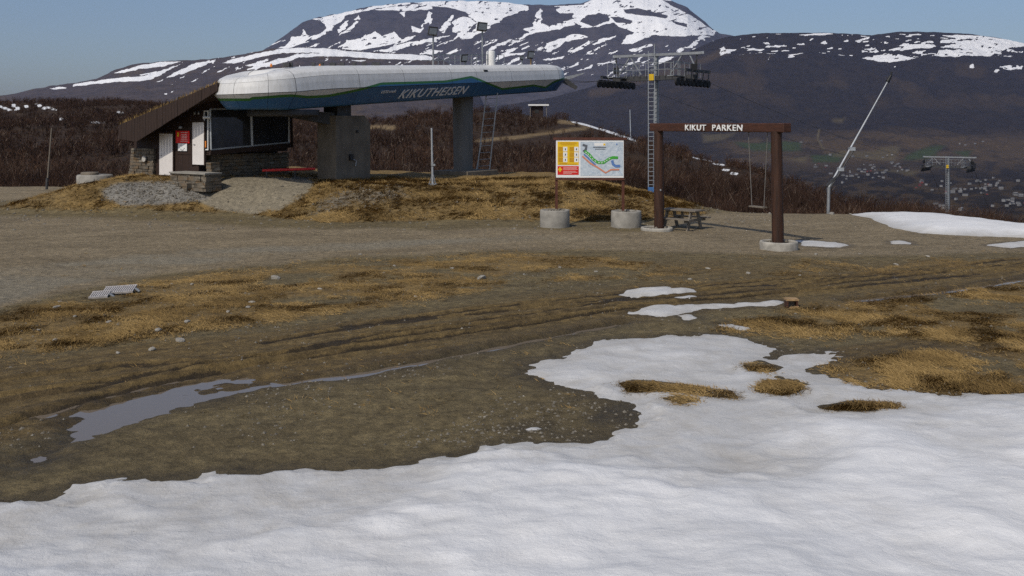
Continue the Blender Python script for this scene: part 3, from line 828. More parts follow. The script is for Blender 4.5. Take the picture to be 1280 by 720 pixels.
B_CREST = [(250, 100), (300, 82), (330, 62), (352, 47), (364, 38), (371, 33), (378, 28), (392, 23), (410, 19), (430, 16), (446, 11), (462, 8), (500, 4), (540, 2), (580, 1), (620, 2), (650, 5), (680, 6), (700, 6), (725, 4), (745, -2), (770, -7), (800, -9), (830, -3), (845, 3), (860, 10), (872, 20), (882, 28), (890, 36), (900, 42), (920, 46), (1000, 50), (1300, 60)]
B_SNOW = [
    ZA((300, 105), (440, 70), (520, 55), (640, 30), (860, 5), (1280, -10), (1280, 110), (1180, 120), (1140, 90), (1050, 60), (980, 40), (900, 50), (800, 58), (620, 52), (560, 62), (480, 85), (440, 120), (400, 160), (360, 190), (370, 130), (340, 108)),
    ZA((160, 240), (190, 200), (240, 195), (250, 150), (270, 190), (330, 185), (420, 150), (330, 205), (280, 230), (200, 252), (120, 260)),
    ZA((430, 160), (480, 115), (500, 110), (480, 145), (440, 180)), ZA((510, 130), (545, 75), (550, 100), (500, 170), (440, 195)),
    ZA((480, 215), (550, 205), (640, 165), (670, 190), (740, 168), (770, 205), (860, 190), (800, 225), (700, 240), (560, 265), (460, 262)),
    ZA((640, 270), (780, 235), (930, 200), (1040, 180), (960, 215), (820, 250), (700, 275)), ZA((800, 60), (790, 95), (770, 70)), ZA((560, 200), (590, 175), (575, 205)),
    ZA((830, 140), (880, 155), (900, 110), (920, 100), (880, 170), (840, 175)), ZA((920, 60), (945, 70), (925, 130), (910, 110)), ZA((980, 160), (1010, 110), (1050, 60), (1040, 120), (1000, 175)),
    ZA((1050, 110), (1100, 85), (1140, 95), (1170, 120), (1100, 190), (1030, 225), (1080, 180), (1050, 170)), ZA((1080, 190), (1200, 135), (1280, 100), (1280, 118), (1140, 200), (1100, 210)),
    ZA((880, 280), (940, 262), (990, 268), (930, 290)), ZA((1000, 290), (1060, 268), (1095, 262), (1040, 290)),
    ZB((0, -30), (240, 30), (240, 45), (130, 85), (60, 130), (20, 160), (-20, 170), (-20, 100)),
    ZB((40, 245), (100, 215), (200, 185), (240, 155), (210, 145), (260, 130), (290, 60), (300, 40), (320, 60), (300, 110), (340, 130), (480, 95), (470, 125), (380, 150), (280, 160), (200, 195), (90, 235), (40, 262)),
    ZB((360, 30), (520, 25), (600, -30), (860, -40), (1000, 20), (1060, 75), (1120, 120), (1190, 160), (1160, 175), (1010, 185), (860, 175), (760, 215), (705, 218), (740, 180), (770, 160), (690, 130), (670, 110), (590, 130), (500, 140), (470, 110), (470, 70), (400, 70), (380, 50)),
    ZB((335, 215), (420, 190), (480, 170), (540, 180), (420, 215), (350, 255), (325, 262)), ZB((555, 215), (620, 190), (680, 172), (660, 190), (570, 222)),
    ZB((430, 255), (530, 225), (520, 238), (450, 260)), ZB((300, 295), (430, 278), (410, 292), (330, 300)), ZB((420, 335), (500, 305), (490, 320), (430, 340)),
    ZB((480, 360), (570, 322), (560, 340), (500, 358)), ZB((580, 320), (690, 290), (670, 305), (600, 322)), ZB((720, 332), (810, 285), (790, 305), (730, 335)),
    ZB((740, 245), (850, 215), (860, 225), (760, 255)), ZB((850, 320), (910, 285), (970, 280), (900, 310), (870, 320)), ZB((1020, 240), (1110, 180), (1150, 185), (1090, 215), (1060, 240)),
    ZB((1085, 245), (1140, 235), (1230, 235), (1220, 260), (1190, 285), (1160, 260), (1110, 262)), ZB((1200, 288), (1280, 245), (1280, 262), (1230, 285)), ZB((1170, 210), (1220, 205), (1215, 215), (1180, 217)),
    ZB((80, 280), (230, 262), (220, 272), (100, 286)), ZB((280, 245), (320, 230), (300, 250)), ZB((520, 275), (570, 258), (560, 270)), ZB((1140, 372), (1180, 348), (1160, 368)),
]
B_DARK = [
    ZB((130, 105), (160, 75), (240, 45), (290, 35), (270, 110), (220, 130), (150, 150), (100, 170)), ZB((310, 70), (330, 30), (400, 35), (360, 60), (350, 105), (315, 115)),
    ZB((400, 75), (450, 70), (465, 95), (410, 105)), ZB((500, 110), (540, 75), (600, 65), (650, 80), (640, 105), (560, 130)), ZB((655, 85), (690, 80), (760, 100), (740, 115), (680, 110)),
    ZB((715, 45), (790, 40), (940, 80), (930, 95), (840, 80), (730, 65)), ZB((910, 0), (970, 5), (1040, 40), (1100, 80), (1190, 150), (1160, 150), (1080, 90), (1010, 55), (960, 30)),
    ZB((960, 105), (1040, 125), (1040, 140), (980, 125)), ZA((880, 15), (640, 45), (560, 60), (700, 40), (880, 22)), ZA((940, 35), (1020, 38), (1110, 60), (1140, 85), (1060, 80), (960, 62)),
]
def b_mask(u, v, x, y):
    wob = (fbm(u / 7, v / 4, 201, 4) - .5) * 7
    s = paint(u, v, wob, B_SNOW, B_DARK)
    st = streaks(u, v, -.42, 203, 16, 2.6)
    zone = sstep(42, 58, v) * sstep(112, 84, v)
    s = np.maximum(s, sstep(.655, .70, st) * zone)
    holes = streaks(u, v, -.25, 207, 7, 2.2)
    s = s * (1 - .95 * sstep(.66, .72, holes))
    br = sstep(60, 0, np.abs(line_d(u, v * 1.0, [(920, 66), (840, 92), (740, 118)])) * 6) * .6
    return dict(snow=s, brown=br, green=np.zeros_like(u), tan=np.zeros_like(u))
far_layer("mountain", np.concatenate([np.arange(200, 330, 6), np.arange(330, 925, 1.0), np.arange(925, 1300, 12)]), B_CREST, [(0, 150), (1500, 150)],
          [(0, 8600), (.35, 9800), (.5, 10600), (.78, 11000), (.9, 11400), (1, 12300)], 190, "mountain_rock", 30, 700, b_mask, 3000, "high flat topped mountain streaked with snow and dark cliffs", 210)

L_CREST = [(-700, 118), (0, 120), (60, 108), (90, 104), (125, 97), (140, 89), (165, 80), (200, 76.5), (240, 75), (270, 73), (300, 68), (318, 65), (340, 61), (380, 59.5), (420, 61), (450, 64), (500, 67), (545, 70), (580, 92), (600, 120), (620, 165), (700, 204)]
L_SNOW = [ZL((560, 165), (690, 130), (800, 110), (905, 107), (830, 128), (700, 145), (600, 166)), ZL((360, 232), (370, 220), (620, 185), (720, 180), (800, 155), (930, 112), (880, 132), (760, 195), (700, 205), (560, 212)),
          ZL((830, 192), (870, 165), (980, 115), (1055, 102), (1010, 135), (930, 165)), ZL((1110, 116), (1190, 90), (1330, 62), (1290, 90), (1170, 116)), ZL((1220, 132), (1280, 112), (1320, 108), (1300, 128)),
          ZL((250, 243), (290, 234), (330, 236), (325, 243), (270, 247)), ZL((690, 170), (800, 155), (780, 163), (700, 176)), ZL((1080, 165), (1140, 140), (1110, 160)), ZL((765, 210), (830, 197), (800, 208)),
          ZL((900, 190), (930, 172), (915, 188)), ZL((930, 215), (1000, 192), (980, 204)), ZL((1100, 195), (1150, 172), (1130, 192)), ZL((1000, 168), (1060, 140), (1030, 160)), ZL((820, 272), (835, 265), (830, 274)), ZL((850, 262), (868, 255), (860, 264)),
          ZA((0, 288), (150, 256), (350, 254), (470, 270), (640, 283), (900, 293), (948, 308), (935, 325), (640, 312), (450, 298), (330, 280), (150, 282), (0, 310)),
          ZA((-60, 375), (0, 348), (100, 320), (250, 288), (400, 280), (490, 300), (330, 300), (230, 310), (130, 340), (0, 368)), ZA((0, 330), (80, 310), (60, 322), (0, 340)), ZA((480, 320), (600, 318), (560, 328))]
def l_mask(u, v, x, y):
    wob = (fbm(u / 6, v / 3, 221, 4) - .5) * 5
    s = paint(u, v, wob, L_SNOW, (), .8)
    st = streaks(u, v, -.40, 223, 12, 2.2)
    s = np.maximum(s, sstep(.70, .74, st) * sstep(170, 230, u) * sstep(120, 100, v))
    z0 = np.zeros_like(u)
    return dict(snow=s, brown=.5 * sstep(.5, .7, fbm(u / 40, v / 9, 225, 3)), green=z0, tan=z0)
far_layer("fell_ridge", np.concatenate([np.arange(-700, 40, 12), np.arange(40, 600, 1.1), np.arange(600, 680, 8)]), L_CREST, [(-700, 205), (900, 205)],
          [(0, 3000), (.6, 5200), (1, 7200)], 150, "ridge_rock", 14, 350, l_mask, 900, "long fell ridge banded with snow running up to the mountain", 230)

R_CREST = [(-900, 152), (300, 148), (500, 142), (600, 136), (690, 122), (740, 108), (800, 90), (850, 70), (880, 56), (905, 46.5), (930, 43), (960, 41), (1030, 41), (1060, 42), (1090, 44), (1105, 42), (1122, 39.5), (1170, 40), (1210, 42), (1240, 46), (1262, 50), (1280, 54), (1340, 62), (1500, 70), (1900, 75)]
R_SNOW = [ZR((595, 142), (640, 130), (700, 124), (760, 128), (830, 150), (740, 153), (640, 153)), ZR((885, 145), (930, 120), (1000, 113), (1030, 122), (1020, 108), (940, 105), (1000, 90), (930, 85), (925, 70), (1000, 68), (1080, 78), (940, 50), (1000, 46), (1100, 50), (1200, 63), (1290, 80), (1290, 96), (1220, 105), (1180, 125), (1140, 138), (1060, 146)),
          ZR((705, 108), (770, 86), (910, 92), (890, 104), (770, 111)), ZR((1165, 188), (1200, 180), (1275, 187), (1270, 200), (1200, 196)), ZR((1140, 195), (1175, 200), (1160, 210)), ZR((85, 115), (110, 105), (190, 106), (170, 116)),
          ZR((155, 85), (200, 76), (210, 85)), ZR((315, 83), (350, 76), (355, 84)), ZR((415, 82), (445, 70), (450, 82)), ZR((505, 76), (545, 68), (540, 78)), ZR((565, 78), (635, 55), (630, 66), (585, 80)), ZR((330, 45), (440, 36), (480, 42), (360, 50)),
          ZR((740, 44), (785, 42), (780, 48)), ZR((790, 42), (855, 42), (850, 48), (800, 47)), ZR((280, 150), (300, 135), (315, 145), (300, 152)), ZR((150, 133), (180, 122), (180, 132)), ZR((190, 156), (205, 147), (203, 156)),
          ZR((1040, 188), (1070, 182), (1068, 194)), ZR((725, 180), (740, 170), (738, 180)), ZR((0, 105), (20, 95), (25, 112), (70, 105), (40, 125), (0, 138)), ZR((590, 106), (650, 103), (640, 110)), ZR((800, 122), (850, 118), (850, 130)), ZR((268, 100), (315, 97), (310, 103))]
GREEN = [[(918, 180), (1000, 178), (1002, 190), (940, 189)], [(1014, 195), (1060, 190), (1048, 203), (1016, 203)], [(1127, 199), (1150, 188), (1182, 186), (1160, 199)], [(1192, 192), (1215, 190), (1210, 197)]]
TAN = [[(1050, 188), (1125, 186), (1118, 200), (1075, 198), (1040, 195)], [(878, 168), (918, 165), (905, 176), (880, 178)], [(1040, 154), (1056, 153), (1052, 156)], [(1100, 212), (1150, 214), (1140, 220)], [(985, 200), (1010, 196), (1005, 204)]]
def r_mask(u, v, x, y):
    wob = (fbm(u / 6, v / 3, 241, 4) - .5) * 5
    s = paint(u, v, wob, R_SNOW, (), .7)
    st = streaks(u, v, -.03, 243, 14, 2.0)
    thr = interp(u, [(860, .70), (1040, .68), (1120, .63), (1300, .62)])
    s = np.maximum(s, sstep(0, .05, st - thr) * sstep(38, 46, v) * sstep(80, 66, v) * sstep(860, 930, u))
    s = s * (1 - .95 * sstep(.64, .70, streaks(u, v, -.05, 247, 9, 1.8)))
    z0 = np.zeros_like(u); g = z0.copy(); tn = z0.copy()
    for p in GREEN: g = np.maximum(g, .8 * sstep(-4, 4, poly_sd(u + wob, v * 2 + wob * .5, [(a, b * 2) for a, b in p])))
    for p in TAN: tn = np.maximum(tn, .7 * sstep(-5, 4, poly_sd(u + wob, v * 2 + wob * .5, [(a, b * 2) for a, b in p])))
    tn = np.maximum(tn, .9 * sstep(1.6, .6, line_d(u, v, [(1024, 162), (1022, 172), (1025, 180), (1030, 187)]) + wob * .1))
    br = .75 * sstep(.48, .66, fbm(u / 45, v / 18, 249, 4)) * sstep(62, 85, v) * sstep(150, 115, v) * .4
    br = np.maximum(br, .75 * sstep(.42, .6, fbm(u / 30, v / 7, 250, 4)) * sstep(158, 176, v) * sstep(225, 200, v) * sstep(900, 1010, u))
    br = np.maximum(br, .55 * sstep(.45, .62, fbm(u / 14, v / 4, 252, 4)) * sstep(198, 212, v))
    br = np.maximum(br, (.25 + .6 * sstep(.35, .6, fbm(u / 26, v / 5, 253, 4))) * sstep(160, 176, v) * sstep(212, 200, v) * sstep(870, 930, u))
    br = np.maximum(br, sstep(9, 1, line_d(u, v, [(905, 66), (870, 82), (800, 102), (740, 118)])) * .6)
    return dict(snow=s, brown=br * (1 - g), green=g, tan=tn)
R_FOOTZ = -178.0
us_r = np.concatenate([np.arange(-900, 560, 20), np.arange(560, 1300, 1.4), np.arange(1300, 1900, 12)])
# valley floor and its far side as one sheet
def valley():
    rows = np.concatenate([np.linspace(340, 260, 18), np.linspace(259, 205, 60), np.linspace(0, 1, 130)[1:]])
    vc = interp(us_r, R_CREST) + (fbm(us_r / 8, us_r * 0 + 7, 260, 3) - .5) * 1.2
    Um = []; Vm = []; Ym = []
    for i, r in enumerate(rows):
        if r > 1.0001:
            vv = np.full_like(us_r, r); yy = (CH - R_FOOTZ) * F / (vv - HZ)
        else:
            vv = 205 + (vc - 205) * r; y0 = (CH - R_FOOTZ) * F / 50.0
            yy = np.full_like(us_r, y0 + (8200 - y0) * r ** .9)
        Um.append(us_r); Vm.append(vv); Ym.append(yy)
    Um = np.array(Um); Vm = np.array(Vm); Ym = np.array(Ym)
    Xm = (Um - 640) / F * Ym; Zm = CH - (Vm - HZ) / F * Ym
    Tm = np.clip((205 - Vm) / (205 - vc[None, :]), 0, 1)
    Zm = Zm + ((fbm(Xm / 420, Ym / 420, 262, 6, .58) - .5) * 110 - np.abs(fbm(Xm / 260, Ym / 700, 264, 4) - .5) * 110 + 22) * np.sin(np.pi * Tm) ** .7 + (fbm(Xm / 300, Ym / 300, 263, 3) - .5) * 10 * (1 - Tm)
    att = r_mask(Um, Vm, Xm, Ym)
    bX = []; bY = []; bZ = []
    for k in range(1, 6):
        yb = Ym[-1] + 1500 * k / 5; bY.append(yb); bX.append((us_r - 640) / F * yb); bZ.append(Zm[-1] - (k / 5) ** 1.5 * 250)
    Xm = np.vstack([Xm] + bX); Ym = np.vstack([Ym] + bY); Zm = np.vstack([Zm] + bZ)
    att = {k: np.vstack([a] + [a[-1:]] * 5) for k, a in att.items()}
    o = np_mesh("valley_side", np.stack([Xm, Ym, Zm], -1).reshape(-1, 3), grid_faces(*Xm.shape), "valley_forest", True, att)
    return tag(o, "dark wooded valley and the long snow flecked ridge beyond it", kind="structure")
valley()

# a base sheet under everything, out to the horizon
mb = MB(); mb.add([(-20000, -200, -260), (20000, -200, -260), (20000, 18000, -260), (-20000, 18000, -260)], [(0, 1, 2, 3)])
tag(mb.build("terrain", "soil_dark"), "low ground under the hills", kind="structure")

exec_objects = True
# ------------------------------------------------------------------ houses down in the valley
def valley_house_mesh(name, wall, roof, w, d, h):
    mb = MB(); r = h + d * .32
    mb.add([(-w, -d, -3), (w, -d, -3), (w, d, -3), (-w, d, -3), (-w, -d, h), (w, -d, h), (w, d, h), (-w, d, h), (-w, 0, r), (w, 0, r)],
           [(0, 1, 5, 4), (2, 3, 7, 6), (1, 2, 6, 9, 5), (3, 0, 4, 8, 7)])
    k = len(mb.v)
    e = 1.08
    mb.add([(-w * e, -d * e, h - .1), (w * e, -d * e, h - .1), (w * e, 0, r + .25), (-w * e, 0, r + .25), (-w * e, d * e, h - .1), (w * e, d * e, h - .1)], [(0, 1, 2, 3), (3, 2, 5, 4)])
    o = mb.build(name, wall)
    o.data.materials.append(MATS[roof])
    for p in o.data.polygons:
        if p.index >= 4: p.material_index = 1
    return o
simple("house_white", (0.21, 0.205, 0.20), 0.7, 0.1, 3)
simple("house_grey", (0.16, 0.155, 0.15), 0.7, 0.2, 3)
simple("roof_dark", (0.045, 0.043, 0.045), 0.7, 0.2, 3)
VK = [("house_white", "roof_dark", "white gabled house among the trees in the valley", (5.5, 4.2, 5.0)),
      ("red_paint", "steel_dark", "red gabled house among the trees in the valley", (5.0, 3.8, 4.2)),
      ("house_grey", "house_white", "pale timber house with light roof in the valley", (7.5, 5.0, 5.0)),
      ("house_grey", "roof_dark", "grey long house with dark roof in the valley", (10.0, 5.5, 5.5))]
simple("barn_red", (0.16, 0.03, 0.022), 0.7, 0.2, 3)
VK[1] = ("barn_red",) + VK[1][1:]
vproto = []
clusters = [(1080, 216, 30, 8, 34), (1125, 210, 14, 4, 10), (1060, 222, 14, 5, 9), (1152, 230, 8, 4, 8), (1205, 240, 26, 10, 24), (1262, 250, 14, 10, 20), (1240, 230, 30, 8, 14), (1085, 196, 26, 4, 6), (1005, 178, 16, 7, 5), (1024, 205, 10, 6, 5), (1215, 180, 14, 4, 4), (1180, 262, 20, 5, 5)]
hr = random.Random(5)
for cu_, cv_, su, sv, num in clusters:
    for i in range(num):
        u = cu_ + hr.gauss(0, .7) * su; v = cv_ + hr.gauss(0, .6) * sv
        if u < 985 or u > 1300 or v < 170 or v > 268: continue
        if v >= 205:
            Y = (CH - R_FOOTZ) * F / (v - HZ)
        else:
            vc = float(interp(np.array([u]), R_CREST)[0]); r = (205 - v) / (205 - vc); y0 = (CH - R_FOOTZ) * F / 50.0
            Y = y0 + (8200 - y0) * r ** .9
        x = (u - 640) / F * Y
        z = CH - (v - HZ) / F * Y
        k = hr.choices(range(4), [5, 1, 2, 3])[0]
        wl, rf, lb, dims = VK[k]
        if len([p for p in vproto if p[0] == k]) == 0:
            o = valley_house_mesh("valley_house", wl, rf, *dims); vproto.append((k, o))
        else:
            o = [p[1] for p in vproto if p[0] == k][0].copy(); COL.objects.link(o)
        o.location = (x, Y, z + 3.5)
        o.rotation_euler = (0, 0, hr.uniform(-.9, .9))
        s = hr.uniform(.4, .75) * (1.25 if v < 205 else 1.0)
        o.scale = (s, s, s)
        tag(o, lb, "house", "houses in the valley: " + lb.split(" among")[0].split(" in the")[0])

# ------------------------------------------------------------------ small hut on the knoll
hb = P(673, 143, 214)
hz0 = float(hill(np.array([hb.x]), np.array([hb.y]))[0]) - .3
root = thing("hilltop_hut", (hb.x, hb.y, hz0), "small dark hut with flat white roof on top of the scrub knoll", "hut")
top = P(673, 131, 214).z
MB().box((hb.x - .3, hb.y, (hz0 + top - .25) / 2), (2.6, 2.4, top - .25 - hz0)).build("wall", "wood_dark", root)
MB().box((hb.x, hb.y - .2, top - .08), (4.4, 3.6, .34)).build("roof", "white_paint", root)
for sx in (1.7, -1.8):
    MB().bar((hb.x + sx, hb.y - 1.6, hz0 - .3), (hb.x + sx, hb.y - 1.6, top - .25), .14).build("post", "wood_grey", root)
MB().box((hb.x - .4, hb.y - 1.21, (hz0 + top) / 2 + .1), (.9, .06, .8)).build("window", "window_glass", root)

# ------------------------------------------------------------------ lift top station: a long canopy on a concrete pier and a column
E_ = Vector((.571, .821, 0)).normalized()       # along the lift line, down the valley
GV = Vector((-E_.y, E_.x, 0))                    # square to it, away from the camera
RN = -GV                                         # towards the camera, right
C0 = Vector((-11.5, 45.5, 0)); LEN = 22.3; R0 = 2.2
term = thing("lift_terminal", (C0 + E_ * 6).to_tuple()[:2] + (1.0,), "long white chairlift terminal canopy with blue and green band reading KIKUTHEISEN", "lift station")
def zbot(s): return 4.93 + (s - 4.1) * .0647
def ztop(s): return 6.88 + (s - 4.1) * .0525
PROF = [(-.95, -.02), (-.55, 0.0), (0.0, .43), (-.05, .62), (-.11, .76), (-.24, .87), (-.48, .945), (-.85, .985), (-1.5, 1.0)]   # (offset from the rim, share of the height)
def canopy_pt(k, j, side):
    """k: parameter along the rim: negative = round the near end (radians), positive = metres along the side"""
    off, hh = PROF[j]
    r = R0 + off
    if k <= 0:
        a = -k
        s = -math.sin(a) * r
        c = C0 - E_ * (math.sin(a) * r) + RN * (math.cos(a) * r) * 1.0
        sref = 0.0
        dip = -.50 * ((3.0 + math.sin(a) * R0) / (3.0 + R0)) ** 2
        z = zbot(sref) + (ztop(sref) + dip - zbot(sref)) * hh
    elif k >= LEN:
        a = (k - LEN)
        c = C0 + E_ * (LEN + math.sin(a) * r) + RN * (math.cos(a) * r)
        z = zbot(LEN) + (ztop(LEN) - zbot(LEN)) * hh + .12 * math.sin(a) * (1 - hh)
    else:
        c = C0 + E_ * k + RN * r
        dip = -.50 * (max(0.0, 3.0 - k) / (3.0 + R0)) ** 2
        z = zbot(k) + (ztop(k) + dip - zbot(k)) * hh
    return Vector((c.x, c.y, z))

# paint line between the white top and the blue skirt, traced along the canopy side
GRAPH = [(275, 123), (327, 120.5), (350, 118.5), (366, 117.8), (385, 119.8), (410, 118.4), (438, 113), (454, 109.5), (477, 103), (520, 101.8), (557, 100.5), (575, 97.5), (589, 94.8), (600, 98.6), (610, 103), (628, 110.2), (667, 105.6), (682, 108.3), (691, 101.8), (704, 97)]
t = NT("canopy_paint")
uvn = t.n("ShaderNodeAttribute"); uvn.attribute_name = "paint"
wear = t.noise(1.2, 5, .6)
white = t.ramp(wear, [(0.3, (0.61, 0.61, 0.60)), (0.7, (0.71, 0.71, 0.70))])
grime = t.noise(3.0, 4, .6, t.mapping((3, 3, .25)))
white = t.mix(t.ramp(grime, [(0.42, 0.0), (0.75, 0.55)]), white, (0.46, 0.44, 0.40))
blue = t.ramp(wear, [(0.3, (0.022, 0.095, 0.215)), (0.7, (0.032, 0.130, 0.275))])
green = (0.035, 0.155, 0.035)
pv = uvn.outputs["Fac"]
c = t.mix(t.ramp(t.math('ADD', t.math('MULTIPLY', pv, .5), .5), [(0.4985, 1.0), (0.5015, 0.0)], 'LINEAR'), white, green)
c = t.mix(t.ramp(t.math('ADD', t.math('MULTIPLY', pv, .5), .5), [(0.4385, 1.0), (0.4415, 0.0)], 'LINEAR'), c, blue)
t.set(c, 0.38, None, 0, 0.45)

from functools import lru_cache
def canopy_panel(k0, k1, n, parent, j0, j1, m="canopy_paint"):
    ks = np.linspace(k0, k1, n)
    sub = []
    for j in range(j0, j1):
        d = 9 if j in (1, 2) else 4
        for q in range(d): sub.append((j, q / d + (.02 if (q == 0 and j == j0 and j0) else 0)))
    if j1 < len(PROF) - 1: sub.append((j1 - 1, .975))
    else: sub.append((len(PROF) - 1, 0.0))
    vs_ = []; pv_ = []
    for k in ks:
        for j, q in sub:
            p = canopy_pt(k, j, 1)
            if q: p = p.lerp(canopy_pt(k, j + 1, 1), q)
            vs_.append(p)
            u, v = 640 + F * p.x / p.y, HZ + F * (CH - p.z) / p.y
            if k < -1.0:
                u2 = 275
            else: u2 = u
            gv = float(np.interp(u2, [a for a, b in GRAPH], [b for a, b in GRAPH]))
            # height above the paint line, in metres
            pv_.append((gv - v) / F * p.y)
    o = wloc(parent)
    m_ = len(sub)
    f = grid_faces(n, m_)
    ob = np_mesh("canopy_panel", np.array([tuple(v - o) for v in vs_]), f, m, True, dict(paint=np.array(pv_)), parent)
    return ob
HALF = math.pi / 2
seams = [-math.pi, -2.1, -1.35, -.62, 0.001, 4.1, 7.4, 11.3, 13.6, 17.0, 20.6, LEN, LEN + .55, LEN + 1.5, LEN + math.pi]
g_ = .009
for a, b in zip(seams[:-1], seams[1:]):
    for j0, j1 in ((0, 2), (2, 4), (4, 8)):
        canopy_panel(a + g_ / (1 if a > 0 else 2.5), b - g_ / (1 if b > 0 else 2.5), max(5, int((b - a) * (14 if (a < 0 or a >= LEN) else 7))), term, j0, j1)
# back side, belly and roof: closed shell just inside the panels
mb = MB()
ring = []
for k in np.concatenate([np.linspace(-math.pi, 0, 18), np.linspace(.8, LEN, 24), np.linspace(LEN + .1, LEN + math.pi, 18)]):
    ring.append(float(k))
low = []; up_ = []; midr = []
for k in ring:
    p = canopy_pt(k, 1, 1); q = canopy_pt(k, 7, 1); mm = canopy_pt(k, 2, 1)
    ctr = C0 + E_ * min(max(k if k > 0 else 0, 0), LEN)
    def inn(p): return Vector((p.x + (ctr.x - p.x) * .02, p.y + (ctr.y - p.y) * .02, p.z))
    low.append(inn(p) + Vector((0, 0, .01))); up_.append(inn(q) - Vector((0, 0, .02))); midr.append(inn(mm))
n = len(ring)
mb.add(low + midr + up_, [(i, (i + 1) % n, n + (i + 1) % n, n + i) for i in range(n)] + [(n + i, n + (i + 1) % n, 2 * n + (i + 1) % n, 2 * n + i) for i in range(n)], True)
mb.build("shell", "steel_dark", term)
# belly and roof strips, quad by quad between the two long sides
def strip(prj, name, m, dz):
    mb = MB(); vs_ = []
    for k in np.linspace(0, LEN, 20):
        a = canopy_pt(k + 1e-6 if k < LEN else LEN - 1e-6, prj, 1)
        s = (a - C0).dot(E_)
        b = C0 + E_ * s + GV * ((a - C0).dot(RN))
        vs_ += [a + Vector((0, 0, dz)), Vector((b.x, b.y, a.z + dz))]
    nq = len(vs_) // 2
    mb.add(vs_, [(2 * i, 2 * i + 2, 2 * i + 3, 2 * i + 1) for i in range(nq - 1)])
    for end in (0, 1):
        pts = []
        for a in np.linspace(0, math.pi, 16):
            pts.append(canopy_pt(-a if end == 0 else LEN + a, prj, 1) + Vector((0, 0, dz)))
        mb.add(pts, [tuple(range(len(pts)))])
    return mb.build(name, m, term)
strip(0, "belly", "steel_dark", 0.03)
strip(8, "roof_skin", "white_paint", -.02)
# the far long side
mb = MB(); vs_ = []
for k in np.linspace(0.02, LEN - .02, 16):
    for j in range(0, 9):
        a = canopy_pt(float(k), j, 1); s = (a - C0).dot(E_); b = C0 + E_ * s + GV * ((a - C0).dot(RN))
        vs_.append((b.x, b.y, a.z))
mb.add(vs_, [tuple(int(i) for i in q) for q in grid_faces(16, 9)], True)
mb.build("far_side", "white_paint", term)

# lettering on the skirt
side_n = RN
pA = canopy_pt(6.0, 1, 1); pB = canopy_pt(6.0, 2, 1)
sk_up = (pB - pA).normalized(); sk_rt = (canopy_pt(12, 1, 1) - canopy_pt(6, 1, 1)).normalized()
sk_n = sk_rt.cross(sk_up).normalized()
def skirt(u, v, lift=.02):
    p = hit(u, v, pA + sk_n * lift, sk_n); return p
q0 = skirt(497, 123.0); q1 = skirt(582, 117.0)
text_mesh("lettering", "KIKUTHEISEN", "letter_grey", term, q0, ((q1 - q0), sk_up), .74, .02, .32, 1.12, (q1 - q0).length)
q0 = skirt(476, 117.0); q1 = skirt(494.5, 115.3)
text_mesh("lettering", "1070 moh", "letter_grey", term, q0, ((q1 - q0), sk_up), .24, .015, 0.0, 1.0, (q1 - q0).length)

# pier, neck, bullwheel, arm
Q = P(420, 228, 48.0)
Q.z = 0
lw = 1.3; ll = 2.45
zg = G(Q.x, Q.y)
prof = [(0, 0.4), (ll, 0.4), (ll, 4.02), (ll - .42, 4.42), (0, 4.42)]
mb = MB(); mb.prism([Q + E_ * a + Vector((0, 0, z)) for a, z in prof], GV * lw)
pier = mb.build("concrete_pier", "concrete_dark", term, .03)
mb = MB()
for k, (a, z) in enumerate([(.02, 3.3), (.02, 2.2)]):
    pass
for zz in (1.95, 2.0):
    pass
MB().box(Q + E_ * 1.0 + RN * .05 + Vector((0, 0, 2.35)), (.22, .1, .3), (E_, RN, Vector((0, 0, 1)))).build("cable_box", "black_paint", pier)
mb = MB(); mb.path([Q + E_ * 1.0 + RN * .06 + Vector((0, 0, 2.3)), Q + E_ * 1.35 + RN * .08 + Vector((0, 0, 2.15)), Q + E_ * 1.3 + RN * .06 + Vector((0, 0, 1.9))], .025)
mb.build("cable_loop", "steel_pale", pier)
MB().box(Q + E_ * 1.45 + RN * .03 + Vector((0, 0, 3.62)), (.14, .06, .14), (E_, RN, Vector((0, 0, 1)))).build("inspection_cap", "black_paint", pier)
MB().box(Q + E_ * .75 + GV * .65 + Vector((0, 0, 4.75)), (.95, .95, .72), (E_, GV, Vector((0, 0, 1)))).build("neck", "steel_dark", term)
wc = C0 + E_ * 1.2 + Vector((0, 0, 4.55))
MB().lathe(wc, [(.2, -.16), (1.5, -.12), (1.62, -.2), (1.70, -.1), (1.64, 0), (1.70, .12), (1.5, .1), (.2, .14), (.2, -.16)], 32).build("bullwheel", "steel_dark", term)
pl = Q + E_ * .4 + GV * .65
mb = MB()
a0 = pl + Vector((0, 0, 4.05)); a1 = P(318, 138, 47.0)
d = (a1 - a0); sx = Vector((-d.y, d.x, 0)).normalized()
mb.add([a0 + sx * .4 + Vector((0, 0, -.12)), a0 - sx * .4 + Vector((0, 0, -.12)), a0 - sx * .4 + Vector((0, 0, .5)), a0 + sx * .4 + Vector((0, 0, .5)), a1 + sx * .25, a1 - sx * .25, a1 - sx * .25 + Vector((0, 0, .16)), a1 + sx * .25 + Vector((0, 0, .16))],
       [(0, 1, 2, 3), (7, 6, 5, 4), (0, 4, 5, 1), (1, 5, 6, 2), (2, 6, 7, 3), (3, 7, 4, 0)])
mb.build("support_arm", "steel_dark", term)

